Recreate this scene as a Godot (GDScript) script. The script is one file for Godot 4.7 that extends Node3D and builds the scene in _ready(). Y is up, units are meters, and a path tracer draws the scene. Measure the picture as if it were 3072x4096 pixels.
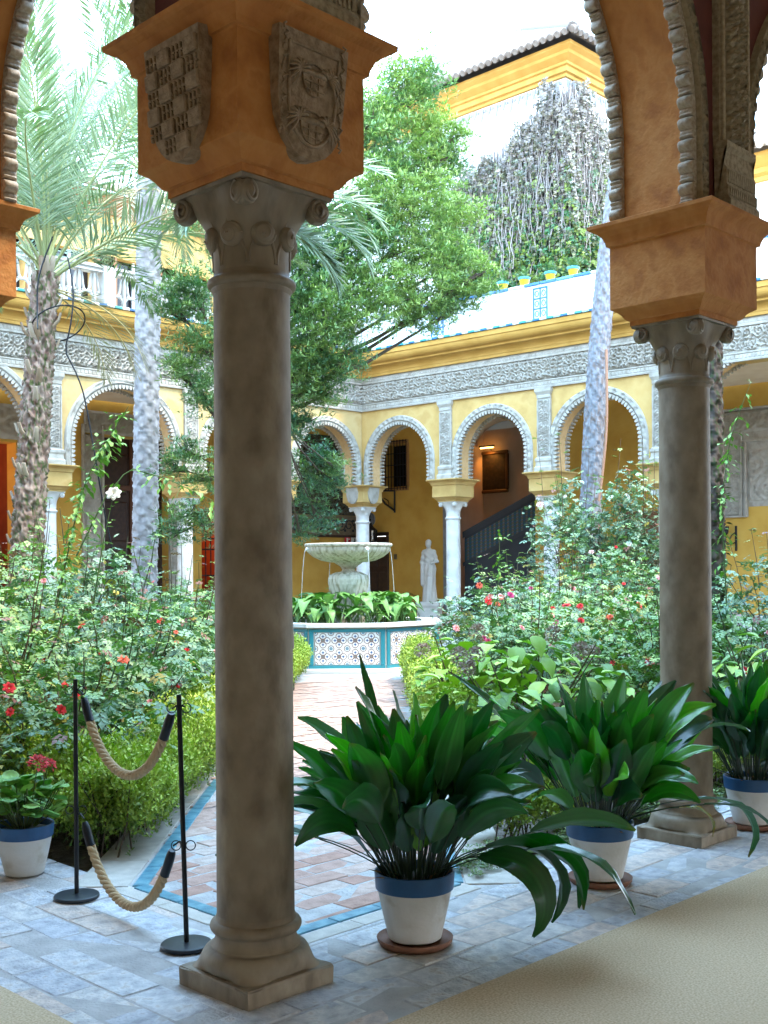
extends Node3D
# Arcaded palace courtyard seen from the corner of its gallery. Ground plan axes: a runs away to the right, n runs away to the left, h is up.

var rng := RandomNumberGenerator.new()
var used := {}
var pat := PackedFloat32Array()
const PW := 128
const PH := 64
const A0 := 2.7226
const N0 := 3.355
const AC := 17.3386
const NC := 17.611


func V(a: float, n: float, h: float) -> Vector3:
	return Vector3(a, h, -n)


class MB:
	var v := PackedVector3Array()
	var nn := PackedVector3Array()
	var cc := PackedColorArray()
	var ix := PackedInt32Array()
	var uv := PackedVector2Array()
	var t := Transform3D()
	var col := Color(1, 1, 1)

	func at(x: Transform3D) -> MB:
		t = x
		return self

	func vert(p: Vector3, n: Vector3) -> void:
		v.push_back(t * p)
		nn.push_back((t.basis * n).normalized())
		cc.push_back(col)

	func tri(a: Vector3, b: Vector3, c: Vector3) -> void:
		var n := (b - a).cross(c - a).normalized()
		var k := v.size()
		vert(a, n); vert(b, n); vert(c, n)
		ix.append_array([k, k + 2, k + 1])

	func quad(a: Vector3, b: Vector3, c: Vector3, d: Vector3) -> void:
		var n := (c - a).cross(d - b).normalized()
		var k := v.size()
		vert(a, n); vert(b, n); vert(c, n); vert(d, n)
		ix.append_array([k, k + 2, k + 1, k, k + 3, k + 2])

	func uquad(a: Vector3, b: Vector3, c: Vector3, d: Vector3) -> void:
		quad(a, b, c, d)
		uv.append_array([Vector2(0, 1), Vector2(1, 1), Vector2(1, 0), Vector2(0, 0)])

	func grid(p: PackedVector3Array, w: int, wrap := false, flip := false, cols := PackedColorArray()) -> void:
		var hgt := p.size() / w
		var ns := PackedVector3Array()
		ns.resize(p.size())
		var k := v.size()
		var wq := w if wrap else w - 1
		for i in hgt - 1:
			for j in wq:
				var a := i * w + j
				var b := a + w
				var j2 := (j + 1) % w
				var d := i * w + j2
				var c := d + w
				var n := (p[c] - p[a]).cross(p[d] - p[b])
				if flip:
					n = -n
				ns[a] += n; ns[b] += n; ns[c] += n; ns[d] += n
				if flip:
					ix.append_array([k + a, k + b, k + c, k + a, k + c, k + d])
				else:
					ix.append_array([k + a, k + c, k + b, k + a, k + d, k + c])
		var have := cols.size() == p.size()
		for i in p.size():
			v.push_back(t * p[i])
			var n := t.basis * ns[i]
			nn.push_back(n.normalized() if n.length_squared() > 1e-18 else Vector3.UP)
			cc.push_back(cols[i] * col if have else col)

	func box(c: Vector3, s: Vector3, ch := 0.0) -> void:
		var h := s * 0.5
		ch = minf(ch, minf(h.x, minf(h.y, h.z)) * 0.9)
		for ax in 3:
			var u := (ax + 1) % 3
			var w := (ax + 2) % 3
			for sg in [-1.0, 1.0]:
				var q := []
				for k in [[-1, -1], [1, -1], [1, 1], [-1, 1]]:
					var p := Vector3()
					p[ax] = sg * h[ax]
					p[u] = k[0] * (h[u] - ch) * sg
					p[w] = k[1] * (h[w] - ch)
					q.append(c + p)
				quad(q[0], q[1], q[2], q[3])
		if ch <= 0.0:
			return
		for ax in 3:
			var u := (ax + 1) % 3
			var w := (ax + 2) % 3
			for su in [-1.0, 1.0]:
				for sw in [-1.0, 1.0]:
					var q := []
					for k in [[-1, 0], [1, 0], [1, 1], [-1, 1]]:
						var p := Vector3()
						p[ax] = -k[0] * (h[ax] - ch) * su * sw
						p[u] = su * (h[u] - (ch if k[1] else 0.0))
						p[w] = sw * (h[w] - (0.0 if k[1] else ch))
						q.append(c + p)
					quad(q[0], q[1], q[2], q[3])
		for sx in [-1.0, 1.0]:
			for sy in [-1.0, 1.0]:
				for sz in [-1.0, 1.0]:
					var a := c + Vector3(sx * h.x, sy * (h.y - ch), sz * (h.z - ch))
					var b := c + Vector3(sx * (h.x - ch), sy * h.y, sz * (h.z - ch))
					var d := c + Vector3(sx * (h.x - ch), sy * (h.y - ch), sz * h.z)
					if sx * sy * sz > 0:
						tri(a, b, d)
					else:
						tri(a, d, b)

	func lathe(pr: Array, seg := 24, c := Vector3.ZERO, squash := Vector2.ONE) -> void:
		var p := PackedVector3Array()
		for q in pr:
			for j in seg:
				var an := TAU * j / seg
				p.push_back(c + Vector3(cos(an) * q.x * squash.x, q.y, sin(an) * q.x * squash.y))
		grid(p, seg, true)

	func square(pr: Array, c := Vector3.ZERO) -> void:  # four mitred sides swept along a profile of (half width, height)
		for k in 4:
			var b := Basis(Vector3.UP, k * PI / 2)
			for i in pr.size() - 1:
				var q: Vector2 = pr[i]
				var r: Vector2 = pr[i + 1]
				quad(c + b * Vector3(-q.x, q.y, q.x), c + b * Vector3(q.x, q.y, q.x), c + b * Vector3(r.x, r.y, r.x), c + b * Vector3(-r.x, r.y, r.x))

	func tube(path: PackedVector3Array, rad, seg := 6, caps := true, flat := 1.0) -> void:
		var n := path.size()
		var p := PackedVector3Array()
		var up := Vector3.UP
		var side := Vector3.RIGHT
		for i in n:
			var d := (path[mini(i + 1, n - 1)] - path[maxi(i - 1, 0)]).normalized()
			if i == 0:
				side = d.cross(Vector3.UP)
				if side.length() < 0.05:
					side = d.cross(Vector3.BACK)
			side = (side - d * side.dot(d)).normalized()
			up = side.cross(d)
			var r: float = rad[i] if rad is Array or rad is PackedFloat32Array else rad
			for j in seg:
				var an := -TAU * j / seg
				p.push_back(path[i] + side * cos(an) * r + up * sin(an) * r * flat)
		grid(p, seg, true, true)
		if caps:
			for e in [0, n - 1]:
				for j in range(1, seg - 1):
					var q: int = e * seg
					if e == 0:
						tri(p[q], p[q + j + 1], p[q + j])
					else:
						tri(p[q], p[q + j], p[q + j + 1])

	func extrude(poly: PackedVector2Array, z0: float, z1: float, bevel := 0.0) -> void:  # outline in x and y, thickness along z
		if Geometry2D.is_polygon_clockwise(poly):
			poly = poly.duplicate()
			poly.reverse()
		# Godot calls clockwise with y down; settle it by the signed area
		var ar := 0.0
		for i in poly.size():
			ar += poly[i].cross(poly[(i + 1) % poly.size()])
		if ar < 0:
			poly.reverse()
		var idx := Geometry2D.triangulate_polygon(poly)
		for i in range(0, idx.size(), 3):
			var a := poly[idx[i]]
			var b := poly[idx[i + 1]]
			var c := poly[idx[i + 2]]
			if (b - a).cross(c - a) < 0:
				var s := b
				b = c
				c = s
			tri(Vector3(a.x, a.y, z1), Vector3(b.x, b.y, z1), Vector3(c.x, c.y, z1))
			tri(Vector3(a.x, a.y, z0), Vector3(c.x, c.y, z0), Vector3(b.x, b.y, z0))
		for i in poly.size():
			var a := poly[i]
			var b := poly[(i + 1) % poly.size()]
			quad(Vector3(a.x, a.y, z0), Vector3(b.x, b.y, z0), Vector3(b.x, b.y, z1), Vector3(a.x, a.y, z1))

	func leaf(p0: Vector3, dir: Vector3, side: Vector3, l: float, w: float, fold := 0.25, droop := 0.0) -> void:  # four triangles, folded along the midrib
		var nrm := side.cross(dir).normalized()
		var m := p0 + dir * l * 0.45 + Vector3.DOWN * droop * 0.3
		var e := p0 + dir * l + Vector3.DOWN * droop
		var a := m + side * w * 0.5 + nrm * fold * w
		var b := m - side * w * 0.5 + nrm * fold * w
		tri(p0, a, m); tri(m, a, e); tri(p0, m, b); tri(m, e, b)

	func done() -> ArrayMesh:
		var ar := []
		ar.resize(Mesh.ARRAY_MAX)
		ar[Mesh.ARRAY_VERTEX] = v
		ar[Mesh.ARRAY_NORMAL] = nn
		ar[Mesh.ARRAY_COLOR] = cc
		ar[Mesh.ARRAY_INDEX] = ix
		if uv.size() == v.size():
			ar[Mesh.ARRAY_TEX_UV] = uv
		var m := ArrayMesh.new()
		m.add_surface_from_arrays(Mesh.PRIMITIVE_TRIANGLES, ar)
		return m


func numbered(called: String) -> String:
	var k: int = used.get(called, 0)
	used[called] = k + 1
	return called if k == 0 else "%s_%03d" % [called, k]


func tag(o: Node3D, label: String, category := "", group := "", kind := "") -> Node3D:
	if label:
		o.set_meta("label", label)
	if category:
		o.set_meta("category", category)
	if group:
		o.set_meta("group", group)
	if kind:
		o.set_meta("kind", kind)
	return o


func thing(called: String, label: String, category: String, where := Vector3.ZERO, turn := 0.0, group := "") -> Node3D:
	var o := Node3D.new()
	o.name = numbered(called)
	add_child(o)
	o.position = where
	o.rotation.y = turn
	return tag(o, label, category, group)


func part(called: String, shape, m: Material, parent: Node3D, label := "", kind := "") -> MeshInstance3D:
	var o := MeshInstance3D.new()
	o.mesh = shape.done() if shape is MB else shape
	o.material_override = m
	if parent == null:
		o.name = numbered(called)
		add_child(o)
	else:
		var k := 0
		var nm := called
		var c: Dictionary = parent.get_meta("_n") if parent.has_meta("_n") else {}
		k = c.get(called, 0)
		c[called] = k + 1
		parent.set_meta("_n", c)
		if k:
			nm = "%s_%03d" % [called, k]
		o.name = nm
		parent.add_child(o, true)
	if label:
		o.set_meta("label", label)
	if kind:
		o.set_meta("kind", kind)
	return o


func scatter(called: String, shape: Mesh, xs: Array[Transform3D], cs: PackedColorArray, m: Material, parent: Node3D) -> MultiMeshInstance3D:
	var mm := MultiMesh.new()
	mm.transform_format = MultiMesh.TRANSFORM_3D
	mm.use_colors = true
	mm.mesh = shape
	mm.instance_count = xs.size()
	for i in xs.size():
		mm.set_instance_transform(i, xs[i])
		mm.set_instance_color(i, cs[i])
	var o := MultiMeshInstance3D.new()
	o.multimesh = mm
	o.material_override = m
	o.name = called
	parent.add_child(o, true)
	o.set_meta("kind", "stuff")
	return o


func lin(r: float, g: float, b: float) -> Color:
	return Color(r, g, b).linear_to_srgb()


var tex_made := {}


func noise_tex(key: String, freq: float, ramp: Array, size := 512, kind := FastNoiseLite.TYPE_SIMPLEX_SMOOTH, oct := 4, sd := 1) -> NoiseTexture2D:
	if tex_made.has(key):
		return tex_made[key]
	var f := FastNoiseLite.new()
	f.noise_type = kind
	f.frequency = freq
	f.fractal_octaves = oct
	f.seed = sd
	var t := NoiseTexture2D.new()
	t.width = size
	t.height = size
	t.seamless = true
	t.seamless_blend_skirt = 0.2
	t.noise = f
	if ramp.size():
		var g := Gradient.new()
		var off := PackedFloat32Array()
		var cs := PackedColorArray()
		for i in ramp.size():
			off.push_back(float(i) / (ramp.size() - 1) * 0.7 + 0.15)
			cs.push_back(ramp[i])
		g.offsets = off
		g.colors = cs
		t.color_ramp = g
	tex_made[key] = t
	return t


func grain() -> NoiseTexture2D:
	return noise_tex("grain", 0.06, [], 512, FastNoiseLite.TYPE_SIMPLEX, 5, 7)


# A surface whose colour wanders between the given real-world (linear) colours; tile is the metres that one texture covers, bump the relief in centimetres.
func mat(cols: Array, rough := 0.8, tile := 1.5, bump := 0.15, bump_tile := 0.4, freq := 0.008, vcol := false) -> StandardMaterial3D:
	var m := StandardMaterial3D.new()
	var srgb := []
	for c in cols:
		srgb.append(lin(c[0], c[1], c[2]))
	m.roughness = rough
	if srgb.size() == 1:
		m.albedo_color = srgb[0]
	else:
		m.albedo_texture = noise_tex("m%d" % tex_made.size(), freq, srgb, 512, FastNoiseLite.TYPE_SIMPLEX_SMOOTH, 5, 11 + tex_made.size())
	m.uv1_triplanar = true
	m.uv1_world_triplanar = true
	m.uv1_scale = Vector3.ONE / tile
	if bump > 0.0:
		m.heightmap_enabled = true
		m.heightmap_texture = grain()
		m.heightmap_scale = bump
	m.vertex_color_use_as_albedo = vcol
	return m


func leaf_mat(rough := 0.5, back := 0.5, tint := [0.6, 0.9, 0.15]) -> StandardMaterial3D:
	var m := StandardMaterial3D.new()
	m.roughness = rough
	m.vertex_color_use_as_albedo = true
	m.cull_mode = BaseMaterial3D.CULL_DISABLED
	if back > 0.0:
		m.backlight_enabled = true
		m.backlight = Color(back * tint[0], back * tint[1], back * tint[2])
	return m


func plain(r: float, g: float, b: float, rough := 0.6, metal := 0.0) -> StandardMaterial3D:
	var m := StandardMaterial3D.new()
	m.albedo_color = lin(r, g, b)
	m.roughness = rough
	m.metallic = metal
	return m


func make_pattern() -> void:  # a running scroll of leaves and tendrils, as carved in the plaster bands: heights 0 to 1
	pat.resize(PW * PH)
	var f := FastNoiseLite.new()
	f.seed = 5
	f.frequency = 0.09
	for y in PH:
		for x in PW:
			var u := float(x) / PW * 2.0
			var w := float(y) / PH
			var hgt := 0.0
			for c in 10:  # two staggered rows of tight scrolls
				var cx := (c / 2) * 0.5 + (0.25 if c % 2 else 0.0)
				var dx := u - cx
				var dy := w - (0.72 if c % 2 else 0.27)
				var r := sqrt(dx * dx + dy * dy)
				var th := atan2(dy, dx) * (1.0 if c % 2 else -1.0)
				if r < 0.25:
					hgt = maxf(hgt, smoothstep(-0.15, 0.4, sin(th + r * 44.0)))
					hgt = maxf(hgt, smoothstep(0.45, 0.7, sin(th * 5.0 + r * 12.0)) * smoothstep(0.12, 0.2, r) * 0.9)
			var leafy := sin(u * PI * 8.0 + 2.2 * sin(w * 9.0)) * cos(w * 23.0 + 1.7 * sin(u * PI * 6.0))
			hgt = maxf(hgt, smoothstep(0.25, 0.55, leafy) * 0.85)
			hgt *= 0.8 + 0.35 * f.get_noise_2d(fposmod(float(x), PW), y)
			pat[y * PW + x] = clampf(hgt, 0.0, 1.0)


func carve(u: float, w: float) -> float:
	return pat[clampi(int(w * PH), 0, PH - 1) * PW + posmod(int(u * PW * 0.5), PW)]


# Carved plaster band: width along x, height along y, relief along z; u runs with the band so that the scrolls follow it.
func carved_panel(b: MB, x0: float, x1: float, y0: float, y1: float, z: float, depth: float, cell: float, upright := false, scale := 1.0) -> void:
	var nx := maxi(3, int((x1 - x0) / cell) + 1)
	var ny := maxi(3, int((y1 - y0) / cell) + 1)
	var p := PackedVector3Array()
	for i in ny:
		var fy := float(i) / (ny - 1)
		for j in nx:
			var fx := float(j) / (nx - 1)
			var edge := i == 0 or j == 0 or i == ny - 1 or j == nx - 1
			var hgt := carve((fy * (y1 - y0) / (x1 - x0) if upright else fx * (x1 - x0) / (y1 - y0)) * scale + 0.13, fposmod((fx if upright else fy) * scale, 1.0))
			p.push_back(Vector3(lerpf(x0, x1, fx), lerpf(y0, y1, fy), z - 0.02 if edge else z + depth * hgt))
	b.grid(p, nx, false, true)


# The same along an arch: legs of height stilt, then a half circle about (xc, hc).
func arch_point(xc: float, hc: float, h0: float, r: float, s: float) -> Vector2:  # s from 0 to 1 along the opening
	var leg := hc - h0
	var whole := 2.0 * leg + PI * 1.0
	var d := s * whole
	if d < leg:
		return Vector2(xc - r, h0 + d)
	if d > leg + PI:
		return Vector2(xc + r, hc - (d - leg - PI))
	var an := PI - (d - leg)
	return Vector2(xc + cos(an) * r, hc + sin(an) * r)


func carved_arch(b: MB, xc: float, hc: float, h0: float, r0: float, r1: float, z: float, depth: float, side: float, ns: int, nt: int) -> void:
	var p := PackedVector3Array()
	for i in nt:
		var ft := float(i) / (nt - 1)
		for j in ns:
			var fs := float(j) / (ns - 1)
			var q := arch_point(xc, hc, h0, lerpf(r0, r1, ft), fs)
			var hgt := carve(fs * (2.0 * (hc - h0) + PI * r0) / (r1 - r0) + 0.2, ft)
			var edge := i == 0 or i == nt - 1
			if i == 1 or i == nt - 2:
				hgt = 0.9
			p.push_back(Vector3(q.x, q.y, z + side * (-0.02 if edge else 0.008 + depth * hgt)))
	b.grid(p, ns, false, side > 0)


var M := {}


func make_materials() -> void:
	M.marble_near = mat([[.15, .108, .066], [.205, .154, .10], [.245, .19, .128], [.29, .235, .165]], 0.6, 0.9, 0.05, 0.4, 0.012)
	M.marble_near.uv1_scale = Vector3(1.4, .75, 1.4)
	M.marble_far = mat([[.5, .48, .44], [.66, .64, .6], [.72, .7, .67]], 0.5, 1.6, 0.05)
	M.ochre_near = mat([[.37, .125, .024], [.47, .175, .036], [.53, .22, .056], [.42, .15, .03]], 0.85, 1.1, 0.25, 0.4, 0.009)
	M.maroon = mat([[.10, .02, .014], [.14, .03, .02]], 0.8, 1.2, 0.1)
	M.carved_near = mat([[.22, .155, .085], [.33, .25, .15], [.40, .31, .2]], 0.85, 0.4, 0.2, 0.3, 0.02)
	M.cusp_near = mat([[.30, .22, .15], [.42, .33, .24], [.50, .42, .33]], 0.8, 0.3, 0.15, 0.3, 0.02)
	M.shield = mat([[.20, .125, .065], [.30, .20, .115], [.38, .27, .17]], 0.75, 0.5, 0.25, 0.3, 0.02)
	M.yellow = mat([[.46, .28, .085], [.53, .335, .11], [.56, .37, .135], [.49, .30, .095]], 0.85, 3.0, 0.15)
	M.yellow_pale = mat([[.48, .32, .125], [.54, .375, .16], [.57, .41, .19], [.50, .335, .13]], 0.85, 3.0, 0.15)
	M.yellow_deep = mat([[.56, .31, .05], [.62, .36, .065], [.65, .39, .08]], 0.85, 3.0, 0.15)
	M.cornice = mat([[.44, .235, .042], [.50, .275, .057], [.53, .30, .07]], 0.8, 2.2, 0.1)
	M.gallery_plaster = mat([[.70, .54, .37], [.76, .61, .44]], 0.85, 2.0, 0.15)
	M.peach = mat([[.66, .44, .26], [.72, .5, .31]], 0.85, 2.0, 0.15)
	M.soffit_far = mat([[.60, .36, .15], [.70, .46, .23], [.62, .38, .16]], 0.85, 0.8, 0.2)
	M.plaster = mat([[.32, .285, .235], [.42, .385, .33], [.47, .43, .375]], 0.85, 1.0, 0.15)
	M.white = mat([[.76, .77, .77], [.82, .82, .81]], 0.7, 3.0, 0.1)
	M.stone_white = mat([[.62, .60, .56], [.74, .72, .68]], 0.75, 1.2, 0.15)
	M.dark_wood = mat([[.028, .012, .008], [.05, .022, .013]], 0.55, 0.5, 0.1)
	M.black_glass = plain(.008, .008, .011, 0.2)
	M.iron = plain(.012, .012, .014, 0.45, 0.4)
	M.black_metal = plain(.006, .007, .010, 0.42, 0.3)
	M.base_metal = plain(.016, .020, .028, 0.4, 0.3)
	M.soil = mat([[.045, .034, .024], [.075, .058, .042], [.12, .10, .08], [.06, .045, .032]], 0.95, 1.3, 1.2, 0.4, 0.02)
	M.mortar = mat([[.38, .36, .35], [.52, .50, .485]], 0.95, 0.8, 0.4)
	M.brick_grey = []
	for k in [[.50, .49, .50], [.56, .53, .51], [.45, .455, .49], [.55, .45, .395], [.52, .51, .52]]:
		M.brick_grey.append(mat([[k[0] * .68, k[1] * .67, k[2] * .69], [k[0] * .88, k[1] * .89, k[2] * .91], k, [k[0] * 1.2, k[1] * 1.2, k[2] * 1.18], [k[0] * .95, k[1] * .86, k[2] * .78]], 0.55, 0.7, 0.45, 0.4, 0.014))
	M.brick_pink = []
	for k in [[.47, .30, .235], [.51, .36, .295], [.43, .26, .20], [.51, .40, .345], [.40, .22, .16]]:
		M.brick_pink.append(mat([[k[0] * .8, k[1] * .76, k[2] * .74], k, [k[0] * 1.12, k[1] * 1.15, k[2] * 1.17]], 0.75, 0.6, 0.25, 0.4, 0.012))
	M.blue_tile = mat([[.07, .20, .27], [.11, .29, .37], [.2, .38, .44]], 0.35, 0.4, 0.1)
	M.pale_tile = mat([[.42, .38, .33], [.54, .49, .43]], 0.6, 0.5, 0.15)
	M.carpet = mat([[.42, .30, .175], [.56, .42, .265], [.68, .53, .36]], 0.95, 1.3, 0.06, 0.2, 0.22)
	M.pot_white = mat([[.44, .38, .30], [.60, .575, .535], [.64, .62, .59], [.67, .65, .62]], 0.6, 0.8, 0.12)
	M.pot_blue = mat([[.012, .07, .19], [.018, .095, .24]], 0.4, 0.4, 0.05)
	M.terracotta = mat([[.16, .06, .03], [.24, .10, .05]], 0.7, 0.3, 0.1)
	M.rope = mat([[.46, .31, .16], [.60, .43, .25]], 0.9, 0.06, 0.15, 0.1, 0.05)
	M.leaf = leaf_mat(0.48, 0.6)
	M.gloss_leaf = leaf_mat(0.36, 0.8, [0.3, 0.95, 0.06])
	M.gloss_leaf.clearcoat_enabled = true
	M.gloss_leaf.clearcoat = 0.7
	M.gloss_leaf.clearcoat_roughness = 0.22
	M.petal = leaf_mat(0.7, 0.4, [1, 1, 1])
	M.bark = leaf_mat(0.9, 0.0)
	M.vstone = leaf_mat(0.7, 0.0)


func sq(x: float) -> float:
	return x * x


# ---------- columns ----------
var column_made := {}


func column(kind: String, label: String, group: String, where: Vector3, turn := 0.0, impost_top := 3.545, plain_stone: Material = null, block: Material = null) -> Node3D:
	var near := kind == "near"
	var seg := 40 if near else 18
	var ms: Material = plain_stone
	var c := thing("marble_column", label, "column", where, turn, group)
	var b := MB.new()
	b.square([Vector2(.205, -.01), Vector2(.207, .06), Vector2(.203, .068), Vector2(.19, .07)])
	b.quad(Vector3(-.19, .07, .19), Vector3(.19, .07, .19), Vector3(.19, .07, -.19), Vector3(-.19, .07, -.19))
	part("plinth", b, ms, c)
	b = MB.new()
	var bp := PackedVector3Array()
	var bs := seg * 2
	for i in 11:  # lower torus whose four corners run out as leaves over the plinth
		var t := i / 10.0
		var an := -PI / 2 + PI * t
		for j in bs:
			var th := TAU * j / bs
			var q := pow(absf(sin(th * 2.0)), 5.0)
			var rm := .176 + cos(an) * .030
			var rc := lerpf(.290, .186, pow(t, .42))
			var rad := lerpf(rm, rc, q * smoothstep(1.0, .55, t))
			bp.push_back(Vector3(cos(th) * rad, .109 + sin(an) * .041 - q * .004, sin(th) * rad))
	b.grid(bp, bs, true)
	var pr := [Vector2(.18, .149), Vector2(.168, .151), Vector2(.168, .158), Vector2(.168, .158), Vector2(.158, .17), Vector2(.152, .19), Vector2(.152, .2), Vector2(.152, .205)]
	for k in 9:
		var an := -PI / 2 + PI * k / 8.0
		pr.append(Vector2(.154 + cos(an) * .019, .226 + sin(an) * .022))
	pr.append_array([Vector2(.15, .25), Vector2(.15, .262), Vector2(.147, .27)])
	b.lathe(pr, seg)
	part("base", b, ms, c)
	b = MB.new()
	b.lathe([Vector2(.147, .268), Vector2(.1465, .5), Vector2(.1465, 1.3), Vector2(.1455, 2.0), Vector2(.144, 2.52), Vector2(.145, 2.6)], seg)
	part("shaft", b, ms, c)
	b = MB.new()
	pr = [Vector2(.144, 2.595), Vector2(.152, 2.61), Vector2(.152, 2.615)]
	for k in 7:
		var an := -PI / 2 + PI * k / 6.0
		pr.append(Vector2(.152 + cos(an) * .016, 2.636 + sin(an) * .018))
	pr.append_array([Vector2(.146, 2.66), Vector2(.142, 2.675)])
	b.lathe(pr, seg)
	part("astragal", b, ms, c)
	# capital: a bell whose corners draw out into volutes, with a lower ring of curls
	b = MB.new()
	var cp := PackedVector3Array()
	var cs := seg * 2
	for i in 15:
		var t := i / 14.0
		var y := 2.67 + .295 * t
		for j in cs:
			var an := TAU * j / cs
			var q := pow(absf(sin(an * 2.0)), 2.2)
			var rm := .142 + .05 * pow(t, 2.6)
			var rc := .142 + .118 * pow(t, 2.1)
			var rad := lerpf(rm, rc, q * smoothstep(.15, .8, t))
			cp.push_back(Vector3(cos(an) * rad, y, sin(an) * rad))
	b.grid(cp, cs, true)
	b.square([Vector2(.150, 2.952), Vector2(.214, 2.953), Vector2(.217, 2.966)])
	var cap := part("capital", b, ms, c)
	if near:
		for k in 8:
			var d := MB.new()
			d.t = Transform3D(Basis(Vector3.UP, k * PI / 4 + PI / 8), Vector3.ZERO)
			d.t = d.t * Transform3D(Basis(Vector3.RIGHT, PI / 2 + .12), Vector3(0, 2.795, .146))
			d.lathe([Vector2(.046, -.012), Vector2(.046, .006), Vector2(.040, .018), Vector2(.026, .027), Vector2(.0, .03)], 16)
			var sp := PackedVector3Array()
			for i in 22:
				var an := i * .45 * (1.0 if k % 2 else -1.0)
				var r := .043 * (1.0 - i / 26.0)
				sp.push_back(Vector3(cos(an) * r, .012 + .018 * i / 22.0, sin(an) * r))
			d.tube(sp, .0075, 6)
			d.t = Transform3D(Basis(Vector3.UP, k * PI / 4 + PI / 8), Vector3.ZERO)
			for sx in [-1.0, 1.0]:
				var lf := PackedVector3Array()
				for i in 9:
					var s := i / 8.0
					lf.push_back(Vector3(sx * (.047 * cos(s * PI * .42) + .004), 2.69 + .125 * s, .136 + .022 * s * s - .004))
				d.tube(lf, .0065, 6)
			part("leaf_curl", d, ms, cap)
	for k in 4:
		var face := Transform3D(Basis(Vector3.UP, k * PI / 2), Vector3.ZERO)
		for sx in [-1.0, 1.0]:
			var d := MB.new()
			d.t = face * Transform3D(Basis(Vector3.UP, sx * -.22) * Basis(Vector3.RIGHT, PI / 2), Vector3(sx * .170, 2.912, .186))
			d.lathe([Vector2(.043, -.03), Vector2(.044, .008), Vector2(.040, .016), Vector2(.0, .018)], 20)
			var sp := PackedVector3Array()
			for i in 26:
				var an: float = PI / 2 + sx * i * .42
				var r := .038 * (1.0 - i / 30.0)
				sp.push_back(Vector3(cos(an) * r, .016, -sin(an) * r))
			d.tube(sp, .0085, 6)
			d.t = face
			var rib := PackedVector3Array()
			for i in 13:
				var s := i / 12.0
				rib.push_back(Vector3(sx * (.03 + .135 * pow(s, 1.6)), lerpf(2.78, 2.952, pow(s, .6)), lerpf(.146, .20, s * s)))
			d.tube(rib, .008, 6)
			part("volute", d, ms, cap)
	# impost block
	var top := impost_top
	b = MB.new()
	b.square([Vector2(.205, 2.967), Vector2(.222, 2.968), Vector2(.222, 2.995), Vector2(.236, 3.0), Vector2(.246, 3.012), Vector2(.258, 3.03), Vector2(.275, 3.046), Vector2(.3, 3.06), Vector2(.302, 3.064), Vector2(.302, top - .125), Vector2(.306, top - .12), Vector2(.318, top - .118), Vector2(.322, top - .095), Vector2(.335, top - .065), Vector2(.358, top - .042), Vector2(.385, top - .03), Vector2(.395, top - .022), Vector2(.397, top - .004), Vector2(.39, top), Vector2(.1, top)])
	b.square([Vector2(.1, 2.968), Vector2(.222, 2.9685)])
	part("impost_block", b, block, c)
	return c


func disc_tube(b: MB, t: Transform3D, path: PackedVector3Array, r: float) -> void:
	var keep := b.t
	b.t = t
	b.tube(path, r, 6)
	b.t = keep


func shield_outline(w: float, h: float) -> PackedVector2Array:
	var p := PackedVector2Array([Vector2(-w * .5, h), Vector2(-w * .47, h * .45)])
	for k in range(1, 12):
		var an := PI + PI * k / 12.0
		p.push_back(Vector2(cos(an) * w * .46, h * .42 + sin(an) * h * .42))
	p.append_array([Vector2(w * .47, h * .45), Vector2(w * .5, h)])
	return p


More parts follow.
